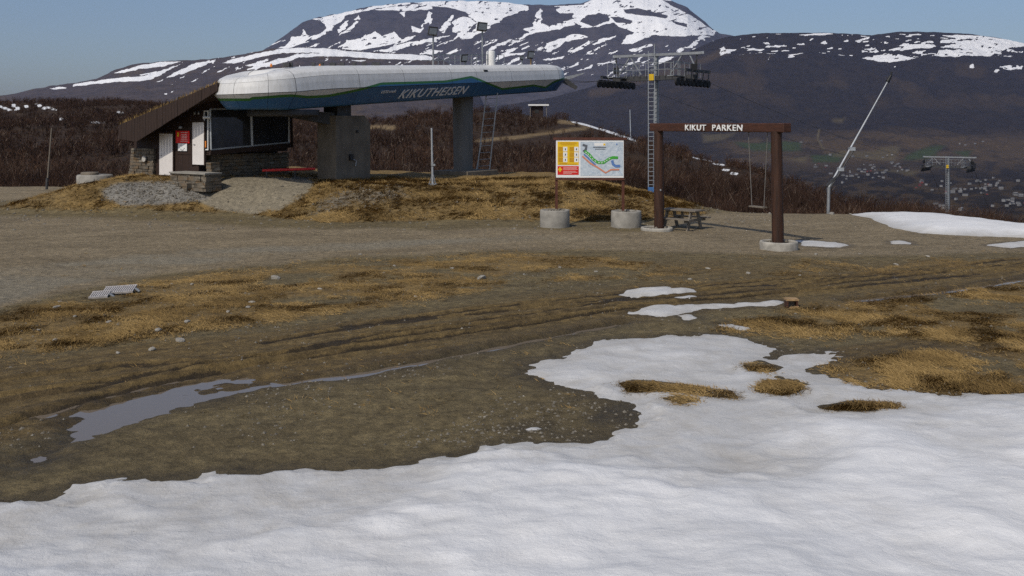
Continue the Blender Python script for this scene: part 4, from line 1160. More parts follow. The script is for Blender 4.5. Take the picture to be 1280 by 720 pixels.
# sloping steel column on its plinth
cx = P(579, 213, 57.0); zc = G(cx.x, cx.y)
mb = MB(); n = 20; vs_ = []
ct = P(578.5, 118, 57.6)
for c, wa, wb in ((Vector((cx.x, cx.y, 1.2)), .40, .62), (Vector((cx.x, cx.y, 3.0)).lerp(Vector((ct.x, ct.y, 3.0)), .4), .43, .62), (Vector((ct.x, ct.y, 6.0)), .46, .66)):
    for i in range(n):
        a = 2 * math.pi * i / n
        sq = 1 / max(abs(math.cos(a)), abs(math.sin(a))) ** .55
        vs_.append(c + GV * (wa * math.cos(a) * sq) + E_ * (wb * math.sin(a) * sq))
mb.add(vs_, [(r * n + i, r * n + (i + 1) % n, (r + 1) * n + (i + 1) % n, (r + 1) * n + i) for r in range(2) for i in range(n)], True)
mb.build("column", "column_paint", term)
mb = MB(); mb.box(P(582, 0, 56.7).xy.to_3d() + Vector((0, 0, 1.02)), (2.9, 2.5, .66), (E_, GV, Vector((0, 0, 1))))
mb.build("plinth", "concrete_dark", term, .04)

# tail: rope guides at the outgoing end
tl = P(704, 99, 65.0)
mb = MB(); mb.prism([P(702, 99, 65), P(708, 98, 65), P(722.5, 108.5, 65), P(720, 112, 65), P(703, 103, 65)], (0, .25, 0)); mb.build("rope_guide", "steel_dark", term)
mb = MB(); mb.prism([P(704, 99, 66), P(708, 95.5, 66), P(732, 90.5, 66), P(728, 93, 66), P(712, 99, 66)], (0, .2, 0)); mb.build("rope_guide", "steel", term)

# walkway and bits on the roof
def roof_z(s): return ztop(s) - .03
def on_roof(u, Y=None):
    """a point on the canopy's roof seen at picture column u"""
    lo, hi = 0.0, LEN
    a = (u - 640.0) / F
    p0 = C0 + RN * .9
    s = (a * p0.y - p0.x) / (E_.x - a * E_.y)
    p = p0 + E_ * s
    return Vector((p.x, p.y, roof_z(s))), s
mb = MB()
for u in np.linspace(541, 630, 14):
    p, s = on_roof(u); mb.bar(p, p + Vector((0, 0, .62)), .045)
pa, _ = on_roof(541); pb, _ = on_roof(630)
for hh in (.32, .62): mb.bar(pa + Vector((0, 0, hh)), pb + Vector((0, 0, hh)), .035)
pa2, pb2 = pa + GV * .8, pb + GV * .8
for hh in (.32, .62): mb.bar(pa2 + Vector((0, 0, hh)), pb2 + Vector((0, 0, hh)), .035)
mb.build("walkway_railing", "steel", term)
for u, c in ((339, "orange_paint"), (400, "orange_paint")):
    p, s = on_roof(u); MB().lathe(p - Vector((0, 0, .02)), [(.05, 0), (.06, .06), (.04, .13), (.001, .16)], 10).build("warning_light", c, term)
for u, w in ((358, .3), (363, .2), (416, .28), (428, .2), (443, .16), (455, .22), (470, .4), (402, .2), (392, .14)):
    p, s = on_roof(u); MB().box(p + Vector((0, 0, .08)), (w, .25, .18)).build("roof_fitting", "steel_dark", term)
p, s = on_roof(608)
c = canopy_pt(14.0, 5, 1)
MB().box(hit(607, 88.5, canopy_pt(14, 4, 1), RN + Vector((0, 0, .3))), (.34, .06, .12), (E_, RN, Vector((0, 0, 1)))).build("hatch_latch", "steel_dark", term)
p, s = on_roof(613.5)
MB().lathe(p, [(.27, -.04), (.27, .78), (.22, .86), (.001, .88)], 16).build("vent_pipe", "white_paint", term)

def flood(u, v_lamp, w, h, label, tilt, pole="steel"):
    p, s = on_roof(u)
    top_ = P(u, v_lamp, p.y)
    r = thing("floodlight", p, label, "floodlight", None)
    MB().tube(p, Vector((p.x, p.y, top_.z)), .05, n=8).build("pole", pole, r)
    hd = MB().box(Vector((p.x - .02, p.y - .12, top_.z + h * .35)), (w, .22, h), (Vector((math.cos(tilt), .25, math.sin(tilt) * .4)).normalized(), Vector((-.2, math.cos(.5), -.35)).normalized(), Vector((.12, .3, 1)).normalized()))
    hd = hd.build("lamp_head", "black_paint", r, .02)
    MB().box(Vector((p.x + .02, p.y - .28, top_.z + h * .32)), (w * .8, .03, h * .75), (Vector((math.cos(tilt), .25, math.sin(tilt) * .4)).normalized(), Vector((-.2, math.cos(.5), -.35)).normalized(), Vector((.12, .3, 1)).normalized())).build("lens", "lamp_glass", hd)
flood(541.5, 43, .52, .46, "square black floodlight on slim mast, farther from the vent pipe on the canopy roof", -.2)
flood(603, 37.5, .60, .50, "tallest square black floodlight, on slim mast right beside the white vent pipe", -.2)
flood(581, 76, .38, .40, "small low black floodlight among the roof railings between two tall masts", .2)
flood(663.5, 72, .42, .46, "low black floodlight on tan stub post near the round tip of the canopy", 0, "wood_pale")
flood(652.5, 74, .22, .22, "tiny black spotlight beside the tan floodlight post on the canopy", 0)

# steel ladder leaning under the canopy
Yl = 57.5
lad = thing("ladder", P(603, 213, Yl), "dark steel ladder leaning up to the canopy behind the grey column", "ladder")
b1, b2, t1, t2 = P(596.5, 213, Yl), P(612, 212, Yl + .2), P(608, 117, Yl), P(622, 116, Yl + .2)
MB().bar(b1, t1, .07, .05).build("rail", "steel", lad); MB().bar(b2, t2, .07, .05).build("rail", "steel", lad)
for i in range(11):
    k = (i + .6) / 11.4
    MB().tube(b1.lerp(t1, k), b2.lerp(t2, k), .022, n=6).build("rung", "steel", lad)
m1 = b1.lerp(t1, .3); m2 = b2.lerp(t2, .3)
MB().bar(b1 + Vector((-.05, -.1, .05)), m1 + Vector((.1, -.05, .3)), .04).build("brace", "steel_pale", lad)

# ------------------------------------------------------------------ lift hut with turf roof
OUT = -E_                                        # gable normal, towards the camera
K = P(262, 200, 46.0); K.z = 0
gK = 1.25
hut = thing("lift_hut", (K + GV * 2.5).to_tuple()[:2] + (gK,), "dark brown timber lift hut with turf roof, white doors and stone footing", "building")
Z = Vector((0, 0, 1))
def gab(u, v, off=0.0): return hit(u, v, K + OUT * off, OUT)
def win(u, v, off=0.0): return hit(u, v, K + RN * off, RN)
# walls
wl = gab(190, 219); wr = Vector((K.x, K.y, 0))
sL = (gab(166, 200) - K).dot(GV)
body = [(0, gK - .6 + 1.6), (0, gK + 4.1), (sL + .2, gK + 1.75), (sL + .2, gK - .6)]
sP = (gab(192, 200) - K).dot(GV)
depth = (win(361.5, 160) - K).dot(E_) - .05
zs0 = win(263, 193).z
pts = [K + GV * s + Z * z for s, z in [(.06, zs0 + .05), (.06, gK + 4.0), (sL - .1, gK + 1.85), (sL - .1, gK - .6), (.8, gK - .6), (.8, zs0 + .05)]]
MB().prism(pts, E_ * depth).build("wall", "wood_dark", hut)
# deep fascia of upright boards under the turf edge
A = gab(271.5, 103.5, 1.05); B = gab(148, 156.5, 1.05); Cc = gab(147, 173, 1.05); D = gab(170, 177.5, 1.05); Ee = gab(270.5, 113.5, 1.05)
sA = (A - K).dot(GV); sB = (B - K).dot(GV); sD = (D - K).dot(GV); sC = (Cc - K).dot(GV)
nb = 34
rb = random.Random(3)
for i in range(nb):
    s0 = sA + (sB - sA) * i / nb; s1 = sA + (sB - sA) * (i + 1) / nb - .012 * (1 if sB > sA else -1)
    def top_at(s): return A.z + (B.z - A.z) * (s - sA) / (sB - sA)
    def bot_at(s):
        if s < sD: return Ee.z + (D.z - Ee.z) * (s - sA) / (sD - sA)
        return D.z + (Cc.z - D.z) * (s - sD) / (sC - sD)
    off = 1.05 + rb.uniform(-.008, .008)
    pts = [K + GV * s0 + OUT * off + Z * top_at(s0), K + GV * s1 + OUT * off + Z * top_at(s1), K + GV * s1 + OUT * off + Z * (bot_at(s1) + rb.uniform(-.01, .01)), K + GV * s0 + OUT * off + Z * bot_at(s0)]
    MB().prism([Vector((p.x, p.y, p.z)) for p in pts], E_ * .06).build("fascia_board", "wood_fascia", hut)
# eave side of the roof box and the soffit
pb_ = [K + GV * sA + Z * (A.z - .06), K + GV * sB + Z * (B.z - .06), K + GV * sB + Z * (B.z - .32), K + GV * sA + Z * (A.z - .36)]
MB().prism([p + OUT * .98 for p in pb_], E_ * (depth + 1.6)).build("roof_deck", "wood_dark", hut)
pe = [K + GV * (sB - .02) + Z * (B.z - .1), K + GV * (sB - .08) + Z * (B.z - .1), K + GV * (sC - .08) + Z * Cc.z, K + GV * (sC - .02) + Z * Cc.z]
MB().prism([p + OUT * .97 for p in pe], E_ * (depth + 1.5)).build("eave_board", "wood_fascia", hut)
# turf on the roof: lumpy slab and a fringe of dead grass
nx, ny = 60, 16
tv = []
for i in range(nx):
    for j in range(ny):
        s = sA + (sB - sA) * i / (nx - 1); e = -1.04 + (depth + 1.6) * j / (ny - 1)
        p = K + GV * s + E_ * e
        edge_ = min(i, nx - 1 - i, j * 2, 2 * (ny - 1 - j))
        z = A.z + (B.z - A.z) * i / (nx - 1) - .05 + (.14 if edge_ > 0 else 0) + rb.uniform(0, .07) * (1 if edge_ > 0 else .3)
        tv.append((p.x, p.y, z))
mb = MB(); mb.add(tv, [tuple(int(q) for q in f) for f in grid_faces(nx, ny)], True)
turf = mb.build("turf", "turf", hut)
gv_ = []; gvar = []
for i in range(900):
    s = sA + (sB - sA) * rb.random(); e = -1.03 + rb.random() ** 2 * 1.2
    p = K + GV * s + E_ * e; z = A.z + (B.z - A.z) * (s - sA) / (sB - sA) + .03
    a = rb.uniform(0, 6.28); h = rb.uniform(.06, .2); w = .02
    gv_ += [(p.x - w * math.cos(a), p.y - w * math.sin(a), z - .05), (p.x + w * math.cos(a), p.y + w * math.sin(a), z - .05), (p.x + rb.uniform(-.1, .1), p.y + rb.uniform(-.1, .1), z + h)]
    gvar += [rb.uniform(.1, .8)] * 3
hl = wloc(hut)
o = np_mesh("roof_grass", np.array(gv_) - np.array([hl.x, hl.y, hl.z]), np.arange(len(gv_)).reshape(-1, 3), "grass_blade", False, dict(var=np.array(gvar)), hut)
o["kind"] = "stuff"
# doors with frames, handle, lamp, notices
def panel(name, c0, c1, off, m, parent, thick=.05, fn=gab, nrm=OUT):
    """upright rectangle between picture corners (left top) and (right bottom) on the wall"""
    a = fn(*c0); b = fn(*c1)
    rt = GV * -1 if fn is gab else E_
    w = (b - a).dot(rt); h = a.z - b.z
    ctr = (a + b) / 2 + nrm * (off + thick / 2)
    o = MB().box(ctr, (abs(w), thick, h), (rt, nrm, Z)).build(name, m, parent)
    return o, ctr, w, h
for (c0, c1) in (((200.6, 167.0), (217.6, 219.2)), ((242, 153), (256.6, 206))):
    d_, ctr, w, h = panel("door", c0, c1, .02, "door_white", hut, .05)
    fr = MB()
    rt = -GV
    for sx in (-1, 1): fr.box(ctr + rt * (sx * (w / 2 + .05)) + Z * .03, (.09, .09, h + .1), (rt, OUT, Z))
    fr.box(ctr + Z * (h / 2 + .05), (w + .0, .09, .09), (rt, OUT, Z))
    fr.build("door_frame", "wood_dark", d_)
    hh = ctr - rt * (w / 2 - .1) + OUT * .05 - Z * .05
    MB().bar(hh, hh + rt * .12, .025).build("handle", "steel", d_)
s_, ctr, w, h = panel("notice_board", (221, 163.5), (238, 179), .03, "sign_red", hut, .03)
MB().lathe(Vector((0, 0, 0)), [(0.001, 0), (.09, 0), (.09, .02), (.001, .02)], 14)
rt = -GV
MB().box(ctr - rt * (w * .32) + OUT * .02 + Z * (h * .2), (.12, .012, .2), (rt, OUT, Z)).build("emblem", "sign_yellow", s_)
for i, (yy, ww) in enumerate(((.36, .5), (.18, .42), (.06, .46), (-.06, .4), (-.18, .44), (-.34, .5))):
    MB().box(ctr + rt * (w * .12) + OUT * .02 + Z * (h * yy), (w * ww, .010, .03), (rt, OUT, Z)).build("text_line", "sign_pink", s_)
n_, ctr, w, h = panel("paper_notice", (223.6, 179.3), (234.6, 188.8), .03, "sign_white", hut, .02)
for dx, dz in ((-.1, -.1), (.06, -.12), (.14, -.06), (-.02, -.16), (-.12, .1)):
    MB().box(ctr + rt * dx + OUT * .015 + Z * dz, (.06, .008, .04), (rt, OUT, Z)).build("print_mark", "sign_ink", n_)
c = gab(227.5, 159.5) + OUT * .08
MB().lathe(c, [(.001, -.06), (.08, -.04), (.1, .02), (.05, .08), (.001, .09)], 12).build("wall_lamp", "steel_pale", hut)
for u in (245.3, 250.2):
    c = gab(u, 141.5) + OUT * .08
    MB().lathe(c, [(.001, -.08), (.06, -.06), (.06, .06), (.001, .08)], 10).build("wall_lamp", "steel", hut)
# narrow side window
nw, ctr, w, h = panel("narrow_window", (256.6, 139), (261.2, 187), .01, "window_glass", hut, .03)
fr = MB()
for sx in (-1, 1): fr.box(ctr + rt * (sx * w / 2) + OUT * .02, (.045, .05, h + .06), (rt, OUT, Z))
for sz in (-1, 1): fr.box(ctr + Z * (sz * h / 2) + OUT * .02, (w - .05, .05, .05), (rt, OUT, Z))
fr.build("window_frame", "white_paint", nw)
MB().box(ctr - Z * (h * .36) + OUT * .05, (.07, .05, .3), (rt, OUT, Z)).build("reflector", "orange_paint", hut)
# control room with the big panes
Wl, Wr = win(262, 160), win(362.5, 160)
Lw = (Wr - Wl).dot(E_)
zs = win(263, 193).z; zt = win(263, 128).z + .5
p0, p1, p2, p3 = win(262.5, 136.5), win(361, 135.6), win(361, 177.8), win(263.5, 187)
fm = MB()
def q(p, o_=0.0): return p + RN * o_
for a, b in ((p0, p1), (p1, p2), (p2, p3), (p3, p0)):
    fm.bar(q(a, .02), q(b, .02), .07, .07)
mt, mbm = win(313.5, 136), win(315, 182)
wf = fm.build("window_frame", "steel_pale", hut)
MB().bar(q(mt, .03), q(mbm, .03), .10, .08).build("mullion", "steel_pale", hut)
for a, b, c, d in ((p0, mt, mbm, p3), (mt, p1, p2, mbm)):
    MB().prism([q(x, -.03) for x in (a, b, c, d)], RN * .02).build("window_pane", "window_glass", hut)
# wood under and over the panes, floor of the room
lowl, lowr = win(261.5, 194), win(363, 184.5)
MB().prism([q(p3, -.05) + Z * -.04 - E_ * .05, q(p2, -.05) + Z * -.04 + E_ * .1, q(lowr, -.05), q(lowl, -.05)], RN * .12).build("sill_board", "wood_dark", hut)
MB().prism([q(p0, -.05) + Z * .04 - E_ * .05, q(p1, -.05) + Z * .04 + E_ * .1, q(p1, -.05) + Z * .55 + E_ * .1, q(p0, -.05) + Z * .95 - E_ * .05], RN * .12).build("lintel_board", "wood_dark", hut)
MB().prism([q(p1, .0) + Z * .1 + E_ * .03, q(p1, 0) + Z * .1 + E_ * .12, q(lowr, 0) + E_ * .12, q(lowr, 0) + E_ * .03], RN * .1).build("corner_post", "wood_dark", hut)
MB().prism([q(lowl, -.06), q(lowr, -.06), q(lowr, -2.4), q(lowl, -2.4)], Z * .06).build("room_floor", "wood_dark", hut)
MB().prism([q(p0, -2.4) - Z * 2.2, q(p1, -2.4) - Z * 2.2, q(p1, -2.4) + Z * .6, q(p0, -2.4) + Z * .6], RN * .05).build("room_back", "room_dark", hut)
MB().box(win(282, 180, -.9) + Z * -.1, (1.0, .5, .9), (E_, RN, Z)).build("control_desk", "room_pale", hut)
MB().box(win(333, 165, -1.4), (.6, .4, 1.7), (E_, RN, Z)).build("control_cabinet", "room_pale", hut)
# security camera
sc_ = win(262, 147) + RN * .2 + OUT * .15
MB().tube(sc_, sc_ + OUT * .28 - RN * .12, .055, n=10).tube(sc_ + Z * .0, win(263, 146), .025, n=6).build("security_camera", "white_paint", hut)

# rubble masonry: uneven stones in courses round a block
def masonry(parent, name, origin, ax, w, h, d, course=.16, batter=0.0, seed=0, faces=("front", "left", "right")):
    """stones stacked round a block: origin = lower front left, ax = (right, out)"""
    r = random.Random(seed); rt_, ou = ax
    mb = MB(); z = 0.0
    while z < h - .03:
        ch = min(course * r.uniform(.7, 1.35), h - z)
        b = batter * z
        for face in faces:
            L_ = w - b if face == "front" else d
            x = 0.0
            while x < L_ - .02:
                sw = min(r.uniform(.18, .55), L_ - x)
                pr = r.uniform(-.035, .03)
                if face == "front": c = origin + rt_ * (b + x + sw / 2) + ou * (pr - .13); axx = (rt_, ou)
                elif face == "left": c = origin + rt_ * (b + .13 - pr) - ou * (x + sw / 2); axx = (ou, -rt_)
                else: c = origin + rt_ * (w - .13 + pr) - ou * (x + sw / 2); axx = (ou, rt_)
                mb.box(c + Z * (z + ch / 2) + Z * r.uniform(-.008, .008), (sw - .02, .26, ch - .018), (axx[0], axx[1], (Z + axx[0] * r.uniform(-.03, .03)).normalized()))
                x += sw
        z += ch
    mb.box(origin + rt_ * (w / 2 + batter * h * .3) - ou * (d / 2) + Z * (h / 2 - .03), (max(.1, w - .16 - batter * h), d - .16, h - .06), (rt_, ou, Z))
    o = mb.build(name, "rubble", parent); o["kind"] = "stuff"
    return o
pl0 = gab(159.5, 222, .15); pr0 = gab(191.5, 219, .15)
wpier = (pr0 - pl0).dot(-GV)
pl0.z = gK - .45
masonry(hut, "stone_pier", pl0, (-GV, OUT), wpier, 2.0, 3.2, .15, .16, 4)
c = gab(180.5, 198.5, .22)
MB().lathe(Vector((0, 0, 0)), [(.001, 0)], 4)
dm = MB(); dm.tube(c, c + OUT * .05, .15, n=16); dm.build("round_plaque", "stone_far", hut)
# stone base under the control room
b0 = win(264, 222, -.45); b0.z = gK - .55
masonry(hut, "stone_base", b0, (E_, RN), Lw - .1, zs - gK + .52, 2.0, .16, 0.0, 6, ("front", "left"))
# stone corner by the landing
cp = gab(259, 222, .0); cp.z = gK - .4
masonry(hut, "stone_corner", cp + OUT * .05, (-GV, OUT), .36, 1.35, .5, .15, 0.0, 8)
# stone landing and steps
st = gab(212.8, 226, .95); st.z = gK - .35
wst = (gab(257, 226, .95) - gab(212.8, 226, .95)).dot(-GV)
masonry(hut, "stone_landing", st, (-GV, OUT), wst, .80, .9, .17, 0.0, 9)
MB().box(st + (-GV) * (wst * .5) - OUT * .42 + Z * .83, (wst + .05, .95, .07), (-GV, OUT, Z)).build("landing_slab", "concrete", hut)
st2 = gab(212.8, 229, 1.15); st2.z = gK - .4
masonry(hut, "stone_step", st + OUT * .28 - Z * .1, (-GV, OUT), wst * .62, .48, .3, .17, 0.0, 10)

# ------------------------------------------------------------------ red barrier by the hut
bb = P(328, 213, 47.6); be = P(394, 211, 47.6)
bar_ = thing("red_barrier", (bb.x, bb.y, 1.2), "low red barrier pole between the stone hut base and concrete pier", "barrier")
MB().tube(bb, be, .065, n=12).build("pole", "red_paint", bar_)
for k in (.08, .62):
    p = bb.lerp(be, k); MB().tube(Vector((p.x, p.y, G(p.x, p.y) - .15)), p, .04, n=8).build("post", "steel_dark", bar_)

# ------------------------------------------------------------------ concrete well head on the mound
p = P(118.5, 224, 47.2); gz = G(p.x, p.y)
well = thing("well_head", (p.x, p.y, gz), "flat round concrete well ring with smaller lid on the grass mound", "manhole")
zt_ = P(118, 218.3, 47.2).z
MB().lathe((p.x, p.y, 0), [(.80, gz - .3), (.82, zt_ - .06), (.78, zt_), (.001, zt_)], 30).build("ring", "concrete", well)
q_ = P(113.5, 217, 47.2)
MB().lathe((q_.x, q_.y - .1, 0), [(.40, zt_ - .01), (.41, zt_ + .1), (.37, zt_ + .13), (.001, zt_ + .13)], 24).build("lid", "concrete_dark", well)

# ------------------------------------------------------------------ poles
p = P(58, 231, 60.0); gz = G(p.x, p.y)
pole = thing("marker_pole", (p.x, p.y, gz), "thin leaning grey pole at the edge of the gravel before the scrub", "pole")
MB().tube((p.x, p.y, gz - .3), P(64.5, 160, 60.0), .055, .04, 8).build("shaft", "wood_grey", pole)
MB().tube((p.x, p.y, gz - .3), (p.x + .05, p.y, gz + .7), .08, n=8).build("sleeve", "steel_dark", pole)
p = P(541, 235.5, 47.3); gz = G(p.x, p.y)
pole = thing("steel_pole", (p.x, p.y, gz), "slim grey steel pole with braced foot on the mound before the column", "pole")
MB().tube((p.x, p.y, gz - .2), P(539.5, 160, 47.3), .058, .045, 10).build("shaft", "steel_pale", pole)
for dx, dy in ((-.22, -.05), (.18, -.12)):
    MB().bar((p.x + dx, p.y + dy, gz - .08), (p.x, p.y, gz + .62), .03).build("brace", "steel", pole)
MB().box((p.x, p.y, gz + .03), (.42, .34, .1)).build("foot_plate", "steel", pole)
MB().box((p.x + .02, p.y, gz + .98), (.2, .16, .1)).build("clamp", "steel", pole)
p = P(788.5, 160, 205); gz = float(hill(np.array([p.x]), np.array([p.y]))[0])
pole = thing("distant_pole", (p.x, p.y, gz), "thin pale pole standing on the scrub knoll beyond the map board", "pole")
MB().tube((p.x, p.y, gz - .4), P(787.5, 137, 205), .12, .09, 8).build("shaft", "steel_pale", pole)

# ------------------------------------------------------------------ piste map board
YB = 38.3
bl, br_, tl_, tr_ = P(695, 221.5, YB), P(779.6, 222.5, YB - .1), P(694.6, 174.6, YB), P(779.8, 176, YB - .1)
board = thing("map_board", ((bl.x + br_.x) / 2, YB, 0), "white framed piste map board with yellow and red panels on two posts", "sign")
bx = (br_ - bl); bx.z = 0; Wb = bx.length; bx.normalize()
bz = Vector((0, 0, 1)); bn = bx.cross(bz)           # towards the camera
Hb = (tl_.z - bl.z + tr_.z - br_.z) / 2
O = Vector((bl.x, bl.y, (bl.z + br_.z) / 2))
MB().box(O + bx * Wb / 2 + bz * Hb / 2, (Wb, .03, Hb), (bx, bn, bz)).build("panel", "sign_white", board)
for k, s in enumerate((.02, Wb - .02)):
    x_ = O + bx * s - bn * .07
    MB().bar(Vector((x_.x, x_.y, .35)), Vector((x_.x, x_.y, O.z + Hb + .06)), .10, .09).build("post", "wood_red", board)
MB().box(O + bx * Wb / 2 + bz * (Hb + .06) - bn * .02, (Wb + .22, .12, .09), (bx, bn, bz)).build("top_rail", "wood_red", board)
MB().box(O + bx * Wb / 2 - bz * .055 - bn * .02, (Wb + .05, .08, .08), (bx, bn, bz)).build("bottom_rail", "wood_red", board)
def bp(x, y): return O + bx * ((x - 78) / 437 * Wb) + bz * ((318 - y) / 243 * Hb)
def brect(name, x0, y0, x1, y1, m, parent, lay):
    a = bp(x0, y1); b = bp(x1, y0); c = (a + b) / 2 + bn * (.015 + .004 * lay)
    return MB().box(c, ((b - a).dot(bx), .006, b.z - a.z), (bx, bn, bz)).build(name, m, parent)
def bline(name, pts, w, m, parent, lay):
    pts = [bp(*p) for p in pts]; wv = w / 437 * Wb
    L_ = []; R_ = []
    for i, p in enumerate(pts):
        d = (pts[min(i + 1, len(pts) - 1)] - pts[max(0, i - 1)]).normalized(); nn = bn.cross(d)
        L_.append(p + nn * wv / 2 + bn * (.018 + .004 * lay)); R_.append(p - nn * wv / 2 + bn * (.018 + .004 * lay))
    n = len(pts); mb = MB()
    mb.add(L_ + R_, [(i, n + i, n + i + 1, i + 1) for i in range(n - 1)])
    return mb.build(name, m, parent)
yp = brect("yellow_panel", 88, 84, 225, 236, "sign_yellow", board, 1)
for yy, x0, x1 in ((91, 105, 210), (98, 100, 214), (105, 112, 200), (224, 100, 150), (230, 95, 215)):
    brect("text_line", x0, yy - 2, x1, yy + 1.5, "sign_ochre", yp, 2)
for r_, y0 in enumerate((118, 153, 187)):
    for x0 in (93, 165):
        brect("symbol_field", x0, y0, x0 + 30, y0 + 30, "sign_ochre", yp, 2)
        brect("number_field", x0 + 31, y0, x0 + 58, y0 + 30, "sign_white", yp, 2)
        brect("number_mark", x0 + 42, y0 + 9, x0 + 49, y0 + 22, "sign_ink", yp, 3)
rp = brect("red_panel", 88, 243, 225, 300, "sign_red", board, 1)
brect("cross", 99, 250, 109, 281, "sign_yellow", rp, 2); brect("cross", 91, 260, 117, 271, "sign_yellow", rp, 3)
for yy, x1 in ((251, 215), (258, 212), (265, 218), (277, 205), (284, 216), (291, 180)):
    brect("text_line", 125, yy - 1.5, x1, yy + 1.5, "sign_pink", rp, 2)
mp = brect("map_field", 236, 84, 511, 306, "map_blue", board, 1)
r9 = random.Random(2)
for i in range(26):
    x = r9.uniform(260, 490); y = r9.uniform(120, 295)
    bline("map_relief", [(x, y), (x + r9.uniform(6, 14), y + r9.uniform(-16, 16)), (x + r9.uniform(16, 26), y + r9.uniform(-20, 20))], r9.uniform(2, 5), "map_shade", mp, 2)
brect("map_title", 325, 92, 398, 112, "sign_white", mp, 3); brect("text_line", 318, 118, 402, 123, "sign_ink", mp, 3); brect("text_line", 330, 130, 396, 134, "sign_ink", mp, 3)
brect("map_title_mark", 384, 96, 396, 108, "sign_yellow", mp, 4)
bline("map_figure", [(250, 105), (275, 112), (270, 135), (255, 150)], 16, "sign_ink", mp, 3)
bline("map_run", [(262, 145), (290, 165), (320, 200), (350, 220), (385, 220), (420, 195), (445, 186), (478, 188)], 17, "map_green", mp, 4)
bline("map_run", [(440, 205), (446, 230), (462, 243), (492, 242)], 17, "map_piste_blue", mp, 4)
bline("map_run", [(258, 165), (282, 186), (300, 205), (332, 236)], 9, "map_piste_blue", mp, 4)
bline("map_run", [(248, 178), (300, 225), (345, 250), (398, 286), (432, 266), (486, 265)], 10, "map_orange", mp, 4)
for (x, y, a) in ((272, 154, .7), (286, 165, .8), (300, 178, .9), (315, 196, .9), (332, 210, .6), (356, 221, .1), (374, 221, -.1), (392, 214, -.6), (406, 205, -.6), (422, 195, -.4)):
    dx, dy = 5 * math.cos(a), 5 * math.sin(a)
    bline("map_dash", [(x - dx, y - dy), (x + dx, y + dy)], 4, "sign_white", mp, 6)
brect("map_mark", 466, 96, 474, 106, "map_piste_blue", mp, 3)

# the two concrete rings that hold the posts
def ring(u, v, Y, r, h, name, label, group=None, m="concrete", chips=26, seed=1):
    p = P(u, v, Y); gz = G(p.x, p.y)
    root = thing(name, (p.x, p.y, gz), label, "concrete ring", group)
    mb = MB(); mb.lathe((p.x, p.y, 0), [(r * .99, gz - .12), (r, gz + .04), (r, h - .04), (r * .97, h), (r * .84, h), (r * .82, h - .04), (r * .82, h - .12)], 36)
    mb.build("ring_wall", m, root)
    r_ = random.Random(seed)
    MB().lathe((p.x, p.y, 0), [(r * .83, h - .09), (r * .4, h - .05), (.001, h - .06)], 24, jit=.03).build("soil_fill", "soil_dark", root)
    vv = []; ff = []; va = []
    for i in range(chips):
        a = r_.uniform(0, 6.28); rr = r * .78 * math.sqrt(r_.random()); s = r_.uniform(.035, .085)
        c = np.array([p.x + rr * math.cos(a), p.y + rr * math.sin(a), h - .05 + s * .3])
        k = len(vv)
        for d in ((1, 0, 0), (-1, 0, 0), (0, 1, 0), (0, -1, 0), (0, 0, .8), (0, 0, -.8)):
            vv.append(c + np.array(d) * s * r_.uniform(.7, 1.2))
        ff += [(k + a_, k + b_, k + c_) for a_, b_, c_ in ((0, 2, 4), (2, 1, 4), (1, 3, 4), (3, 0, 4), (2, 0, 5), (1, 2, 5), (3, 1, 5), (0, 3, 5))]
        va += [r_.uniform(.3, 1)] * 6
    l = wloc(root)
    o = np_mesh("stone_fill", np.array(vv) - np.array([l.x, l.y, l.z]), np.array(ff), "gravel_stone", False, dict(var=np.array(va)), root); o["kind"] = "stuff"
    return root
h1 = P(694, 262, YB).z; h2 = P(782, 263, YB).z
ring(693.5, 284, YB - .05, .575, h1, "concrete_ring", "tall concrete ring holding the map board post below the yellow panel", seed=1)
ring(782.7, 289, YB - .1 - .05, .585, h2, "concrete_ring", "tall concrete ring under the map board, nearer the swing gate", seed=2)

# ------------------------------------------------------------------ timber gate reading KIKUT PARKEN, with a swing
YR, YL = 31.5, 36.9
gl, gr_ = P(824, 285, YL), P(972.5, 303, YR)
gate = thing("timber_gate", ((gl.x + gr_.x) / 2, (gl.y + gr_.y) / 2, 0), "tall dark timber gate with beam lettered KIKUT PARKEN", "gate")
def log(x, y, z0, z1, r, lean=(0, 0)):
    mb = MB(); n = 18; rings_ = 14; vs_ = []
    rr = random.Random(int(x * 10))
    for k in range(rings_):
        t_ = k / (rings_ - 1); w = r * (1.04 - .1 * t_) * (1 + rr.uniform(-.02, .02))
        for i in range(n):
            a = 2 * math.pi * i / n
            vs_.append((x + lean[0] * t_ + w * math.cos(a) * (1 + .015 * math.sin(3 * a + k)), y + lean[1] * t_ + w * math.sin(a), z0 + (z1 - z0) * t_))
    mb.add(vs_, [(k * n + i, k * n + (i + 1) % n, (k + 1) * n + (i + 1) % n, (k + 1) * n + i) for k in range(rings_ - 1) for i in range(n)], True)
    mb.add([vs_[(rings_ - 1) * n + i] for i in range(n)], [tuple(range(n))])
    return mb.build("post", "wood_log", gate)
zr = P(972, 164, YR).z; zl = P(824, 162.5, YL).z
log(gl.x, gl.y, -.1, zl, .185, (-.02, 0)); log(gr_.x, gr_.y, -.1, zr, .185, (-.05, 0))
gd = (gr_ - gl); gd.z = 0; gLen = gd.length; gd.normalize(); gn = gd.cross(Z)
if gn.y > 0: gn = -gn
eL = P(811.5, 157.5, YL + .3); eR = P(985, 160, YR - .35)
bt = 4.02; bbm = 3.72
c0_ = gl - gd * .38; c1_ = gr_ + gd * .42
MB().box(Vector(((c0_.x + c1_.x) / 2, (c0_.y + c1_.y) / 2, 3.88)), ((c1_ - c0_).xy.length, .34, .30), (gd, gn, Z)).build("beam", "wood_beam", gate, .03)
